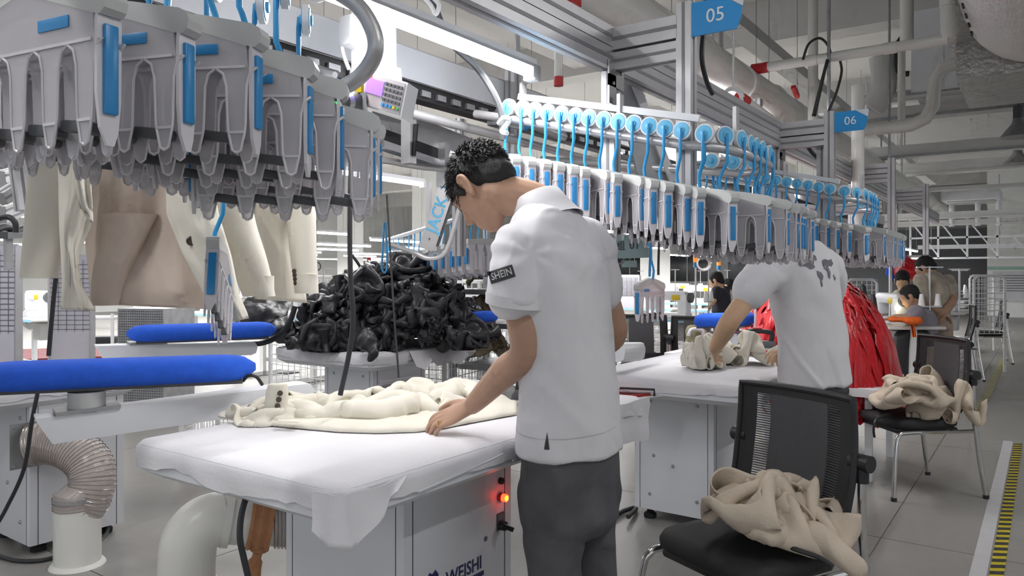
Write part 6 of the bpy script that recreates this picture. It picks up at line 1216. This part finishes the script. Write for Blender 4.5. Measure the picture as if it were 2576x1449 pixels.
# ================================================================== racks, carts, boards
def wire_panel(o, ux, uy, nx, ny, r=.003):
    mb = MB(); ux, uy = Vector(ux), Vector(uy)
    for i in range(nx + 1): mb.tube([o + ux * (i / nx), o + ux * (i / nx) + uy], r, 4)
    for j in range(ny + 1): mb.tube([o + uy * (j / ny), o + uy * (j / ny) + ux], r, 4)
    return mb
def cart(label, p, L, W, H, rz=0.0, z0=.16, nx=12, m='cartw'):
    t = thing('wire_cart', label, 'cart', tuple(p), rz)
    fr = MB()
    for sx in (0, L):
        for sy in (0, W): fr.bar((sx, sy, z0), (sx, sy, z0 + H), .025, .025)
    for z in (z0, z0 + H):
        fr.bar((0, 0, z), (L, 0, z), .025, .025); fr.bar((0, W, z), (L, W, z), .025, .025); fr.bar((0, 0, z), (0, W, z), .025, .025); fr.bar((L, 0, z), (L, W, z), .025, .025)
    part('frame', fr, m, t, w=False, smooth=False); ny = max(3, int(H / L * nx))
    for o, ux in ((Vector((0, 0, z0)), (L, 0, 0)), (Vector((0, W, z0)), (L, 0, 0)), (Vector((0, 0, z0)), (0, W, 0)), (Vector((L, 0, z0)), (0, W, 0))): q = part('wire_side', wire_panel(o, ux, (0, 0, H), nx, ny), m, t, w=False); q['kind'] = 'stuff'
    part('deck', MB().b2((0, 0, z0), (L, W, z0 + .015)), 'galv', t, w=False, smooth=False)
    for sx in (.04, L - .04):
        for sy in (.04, W - .04): part('caster', MB().cyl((sx, sy - .015, .05), (sx, sy + .015, .05), .05, n=14).bar((sx, sy, .05), (sx, sy, z0), .03, .03), 'redcap', t, w=False)
    return t
cart('white wire cart behind the second blue board', C(-1.95, 6.1, 0), .9, .7, .62, R(0)); cart('white wire cart under the black heap, seen past the table', C(-1.15, 5.6, 0), .75, .6, .5, R(10)); cart('tall white wire cart right of the black heap', C(-.95, 6.4, 0), .8, .7, 1.05, R(5)); cart('low white wire cart behind the swing arm', C(-2.1, 4.8, 0), .8, .6, .28, YAW, .14)
# shelf of bagged garments
d = 5.1; o = onz(1125, 1000, 0); p0, p1 = C((1140 - 1288) / FPX * 5.5, 5.5, 0), C((1275 - 1288) / FPX * 5.3, 5.3, 0); ux = (p1 - p0); L = ux.length; ux.normalize(); uy = UP.cross(ux); Wd = .5
t = thing('garment_rack', 'grey steel rack of bagged garments behind the polo worker', 'rack', tuple(p0), math.atan2(ux.y, ux.x)); L = .62
for sx in (0, L):
    for sy in (0, Wd): part('upright', MB().bar((sx, sy, 0), (sx, sy, 1.62), .04, .04), 'galv', t, w=False, smooth=False)
zz = [.30, .62, .92, 1.16]
for z in zz: part('shelf', MB().b2((0, 0, z - .035), (L, Wd, z)), 'galv', t, w=False, smooth=False)
rk = Matrix.Rotation(math.atan2(ux.y, ux.x), 4, 'Z'); nlab = ['lowest shelf', 'second shelf', 'third shelf', 'top shelf']
for k, z in enumerate(zz):
    if k == 0: continue
    for q in range(2):
        c = p0 + (rk @ Vector((.17 + q * .3, .2, 0))) + UP * (z + .004); o = part('garment_bag', cloth_mb(GB if (k + q) % 2 else GA, put(c, YAW + k * 1.3 + q * 2.0, (.78, .85, 1.2))), 'bagm' if (k + q) % 3 else 'bagg', None, loc=(c.x, c.y, z), ang=180); tag(o, 'clear bag of folded garments on the %s of the grey rack, %s side' % (nlab[k], 'left' if q == 0 else 'right'), 'bag', 'bagged garments on the grey rack')
# boards at the left
def board(label, pa, pb, z0, z1, d, lines=True):
    a, b = at(pa, 700, d), at(pb, 700, d); a.z = b.z = z0; ux = (b - a); L = ux.length; ux.normalize(); t = thing('display_board', label, 'board', (a.x, a.y, 0)); part('panel', MB().prism([(0, 0), (L, 0), (L, z1 - z0), (0, z1 - z0)], a, ux, UP, .03), 'grid', t, smooth=False)
    part('frame', MB().bar(a + ux * L, a + ux * L + UP * (z1 - z0), .03, .05).bar(a, a + UP * (z1 - z0), .03, .05).bar(a + UP * (z1 - z0), a + ux * L + UP * (z1 - z0), .03, .03), 'alu', t, smooth=False)
    if lines:
        g_ = MB(); n_ = 16
        for j in range(1, n_): g_.bar(a + UP * ((z1 - z0) * (.35 + .62 * j / n_)) - FW * .018, a + ux * L + UP * ((z1 - z0) * (.35 + .62 * j / n_)) - FW * .018, .002, .006)
        for i in range(1, 5): g_.bar(a + ux * (L * i / 5) + UP * ((z1 - z0) * .37) - FW * .018, a + ux * (L * i / 5) + UP * ((z1 - z0) * .97) - FW * .018, .006, .002)
        o = part('printed_lines', g_, 'greyink', t, smooth=False); o['kind'] = 'stuff'
    part('stand', MB().bar(Vector((a.x, a.y, .03)), Vector((b.x, b.y, .03)), .3, .05).bar(Vector((a.x, a.y, .05)), a, .05, .05).bar(Vector((b.x, b.y, .05)), b, .05, .05), 'grey', t, smooth=False); return t
board('white display board with a printed grid at the left edge', -60, 46, .45, 1.48, 5.6); board('white display board partly hidden by the hanging jacket', 128, 232, .25, 1.45, 7.6); board('small pale board beside the sewing lines at centre right', 1555, 1608, .8, 1.25, 10.5)
t = thing('floor_fan', 'white round floor fan behind the left board', 'fan', tuple(C((82 - 1288) / FPX * 9.0, 9.0, 0))); c = at(80, 802, 9.0); part('housing', MB().lathe([(.13, 0), (.14, .02), (.14, .1), (.12, .12)], c, FW, 24), 'white', t); part('guard', MB().lathe([(.04, -.012), (.05, -.01), (.05, 0)], c, FW, 16), 'grey', t)
gd = MB()
for rr in (.06, .08, .1, .12): gd.tube([c - FW * .012 + RX * (rr * math.cos(a)) + UP * (rr * math.sin(a)) for a in [2 * math.pi * i / 24 for i in range(25)]], .003, 4, cap=False)
part('grille_rings', gd, 'grey', t); part('stand', MB().bar(c - UP * .14 + FW * .05, Vector((c.x, c.y, .02)) + FW * .05, .06, .04).bar(Vector((c.x, c.y, .02)) - RX * .15, Vector((c.x, c.y, .02)) + RX * .15, .2, .03), 'white', t, smooth=False)
# perforated steel cabinet
p = C((296 - 1288) / FPX * 6.4, 6.4, 0); t = thing('perforated_cabinet', 'grey perforated steel cabinet under the hanging jacket', 'cabinet', tuple(p), YAW - R(12)); part('body', MB().b2((0, 0, .05), (.44, .42, .98)), 'galv', t, w=False, smooth=False); hm = MB()
for i in range(20):
    for j in range(42): hm.box((.022 + i * .021, -.001, .075 + j * .0215), (.010, .002, .010))
o = part('perforations', hm, 'dgrey', t, w=False, smooth=False); o['kind'] = 'stuff'
for s in (.05, .39): part('foot', MB().cyl((s, .2, 0), (s, .2, .05), .025, n=10), 'rubber', t, w=False)
# maroon plastic pallet
a = onz(-40, 905, .15); t = thing('plastic_pallet', 'maroon plastic pallet lying on the floor at the far left', 'pallet', (a.x, a.y, 0), YAW + R(20))
for k in range(8): part('deck_board', MB().b2((0, k * .2, .11), (2.3, k * .2 + .15, .145)), 'brownpal', t, w=False, smooth=False)
for s in (0, 1.1, 2.2): part('runner', MB().b2((s, 0, 0), (s + .1, 1.55, .11)), 'brownpal', t, w=False, smooth=False)
# small shelf trolley and bin
p = C((250 - 1288) / FPX * 8.2, 8.2, 0); t = thing('tool_trolley', 'pale wheeled trolley with two shelves behind the jacket', 'trolley', tuple(p), YAW)
for s in (-.22, .22):
    for q in (-.15, .15): part('upright', MB().bar((s, q, .08), (s, q, .85), .025, .025), 'plast', t, w=False, smooth=False)
for z in (.2, .5, .8): part('shelf', MB().rbox((0, 0, z), (.48, .34, .03), .008), 'plast', t, w=False)
part('toolbox', MB().rbox((0, 0, .56), (.36, .25, .08), .02), 'black', t, w=False)
for s in (-.2, .2): part('caster', MB().cyl((s, -.02, .045), (s, .02, .045), .045, n=12), 'redcap', t, w=False)
# white paper rack behind the cream sleeve
p = C((790 - 1288) / FPX * 10.5, 10.5, 0); t = thing('notice_rack', 'white wire notice rack with coloured sheets beside the black heap', 'rack', tuple(p), YAW)
part('frame', MB().tube([(0, 0, 0), (0, 0, 1.2), (.04, 0, 1.24), (.24, 0, 1.24), (.28, 0, 1.2), (.28, 0, 0)], .016, 8), 'cartw', t, w=False); q = part('wire_side', wire_panel(Vector((0, 0, .6)), (.28, 0, 0), (0, 0, .6), 6, 12), 'cartw', t, w=False); q['kind'] = 'stuff'
for k, (x, z, c) in enumerate([(.06, 1.08, '#7fa6d8'), (.19, 1.06, '#d98b8b'), (.07, .93, '#c96a6a'), (.2, .85, '#d8a0a0'), (.2, .98, '#e8e8e8')]): part('sheet', MB().box((x, -.02, z), (.1, .004, .08)), mat('paper_%d' % k, c, .7), t, w=False, smooth=False)
for k, (px, d, h) in enumerate([(2450, 9.8, 1.25), (2440, 12.6, 1.25), (1900, 12, 1.2), (2130, 10, 1.2)]):
    p = C((px - 1288) / FPX * d, d, 0); t = thing('wire_stand', ['white wire stand nearest the aisle wall', 'white wire stand behind the standing man', 'white wire stand behind the second worker\'s arm', 'white wire stand above the red heap'][k], 'stand', tuple(p), YAW); part('frame', MB().tube([(0, 0, 0), (0, 0, h - .05), (.05, 0, h), (.35, 0, h), (.4, 0, h - .05), (.4, 0, 0)], .018, 8), 'cartw', t, w=False); q = part('wire_side', wire_panel(Vector((0, 0, .5)), (.4, 0, 0), (0, 0, h - .5), 6, 10, .005), 'cartw', t, w=False); q['kind'] = 'stuff'
# signal towers, coiled hoses, bag with handle, hanging sign
for k, (px, py, d) in enumerate([(1750, 660, 9.0), (1808, 668, 10.5), (928, 672, 9.5)]):
    a = at(px, py, d); t = thing('signal_tower', ['orange-topped signal light post left of the coiled hose', 'orange-topped signal light post right of the coiled hose', 'orange-topped signal light post beside the black heap'][k], 'signal light', (a.x, a.y, 0)); part('pole', MB().cyl((a.x, a.y, 0), a, .012, n=8), 'wcable', t); part('amber_lens', MB().cyl(a, a + UP * .07, .028, n=12), 'amber', t); part('red_lens', MB().cyl(a + UP * .07, a + UP * .12, .028, n=12), 'redcap', t); part('blue_lens', MB().cyl(a - UP * .06, a, .028, n=12), 'bluep', t)
def coil(label, px, py, d, r, m, n=4):
    c = at(px, py, d); pts = [c + RX * (r * (1 - .06 * (k // 16)) * math.cos(k * math.pi / 8)) + UP * (r * (1 - .06 * (k // 16)) * math.sin(k * math.pi / 8)) + FW * (.012 * k / 16) for k in range(16 * n)]; t = thing('coiled_hose', label, 'hose', tuple(c - UP * r)); part('coil', MB().tube(pts, .008, 6), m, t); part('lead', MB().cyl(c + UP * r, c + UP * (r + .5), .007, n=6), m, t)
coil('white coiled air hose hanging in the sewing hall', 1772, 663, 6.5, .06, 'wcable'); coil('grey coiled hose left of the small hanging sign', 1557, 651, 7.5, .055, 'dgrey', 2); coil('small grey coiled hose beside the cream sleeve', 796, 670, 9.0, .05, 'dgrey', 2); coil('white hose ring over the thick ceiling pipe', 1845, 245, 4.5, .06, 'wcable', 3)
a = at(1583, 664, 8.5); t = thing('row_sign', 'small sage sign hanging over the far sewing rows', 'sign', tuple(a)); part('board', MB().box(a, (.17, .01, .075), YAW), 'teal', t, smooth=False)
for s in (-.06, .06): part('cord', MB().cyl(a + RX * s + UP * .03, a + RX * s + UP * .6, .003, n=5), 'wcable', t)
t = thing('garment_bag', 'olive bag with a white handle beside the second table', 'bag', tuple(at(1755, 880, 5.4))); part('contents', creased(bundle('g', '', [(1755, 862, 5.4, .09, .1, .09), (1745, 846, 5.4, .05, .08, .07)], '', 0, 0, 0, 0), .011, .03, 8, 2), 'bagg', t); part('handle', MB().tube([at(1732, 845, 5.3), at(1738, 830, 5.3), at(1755, 828, 5.3), at(1768, 834, 5.3), at(1768, 850, 5.3)], .013, 8, smooth=4), 'white', t)
p = at(1755, 880, 5.4); t = thing('side_crate', 'low pale crate under the olive bag', 'crate', (p.x, p.y, 0)); part('crate_body', MB().rbox((p.x, p.y, (p.z) / 2 - .01), (.36, .3, p.z - .02), .01), 'grid', t); part('crate_rim', MB().rbox((p.x, p.y, p.z - .03), (.38, .32, .03), .01), 'white', t)
cable('blue coiled air line hanging left of the slanted cover', [at(966, 560, 4.4), at(962, 640, 4.4), at(960, 672, 4.4), at(968, 686, 4.4), at(974, 665, 4.4), at(972, 600, 4.4), at(970, 560, 4.4)], .006, 'bcable')
cable('blue air line hanging above the single low hanger', [at(1640, 560, 4.0), at(1636, 640, 4.05), at(1634, 695, 4.1)], .007, 'bcable'); cable('dark cable hanging right of the blue air line', [at(1660, 560, 4.3), at(1657, 640, 4.3), at(1656, 692, 4.3)], .007)
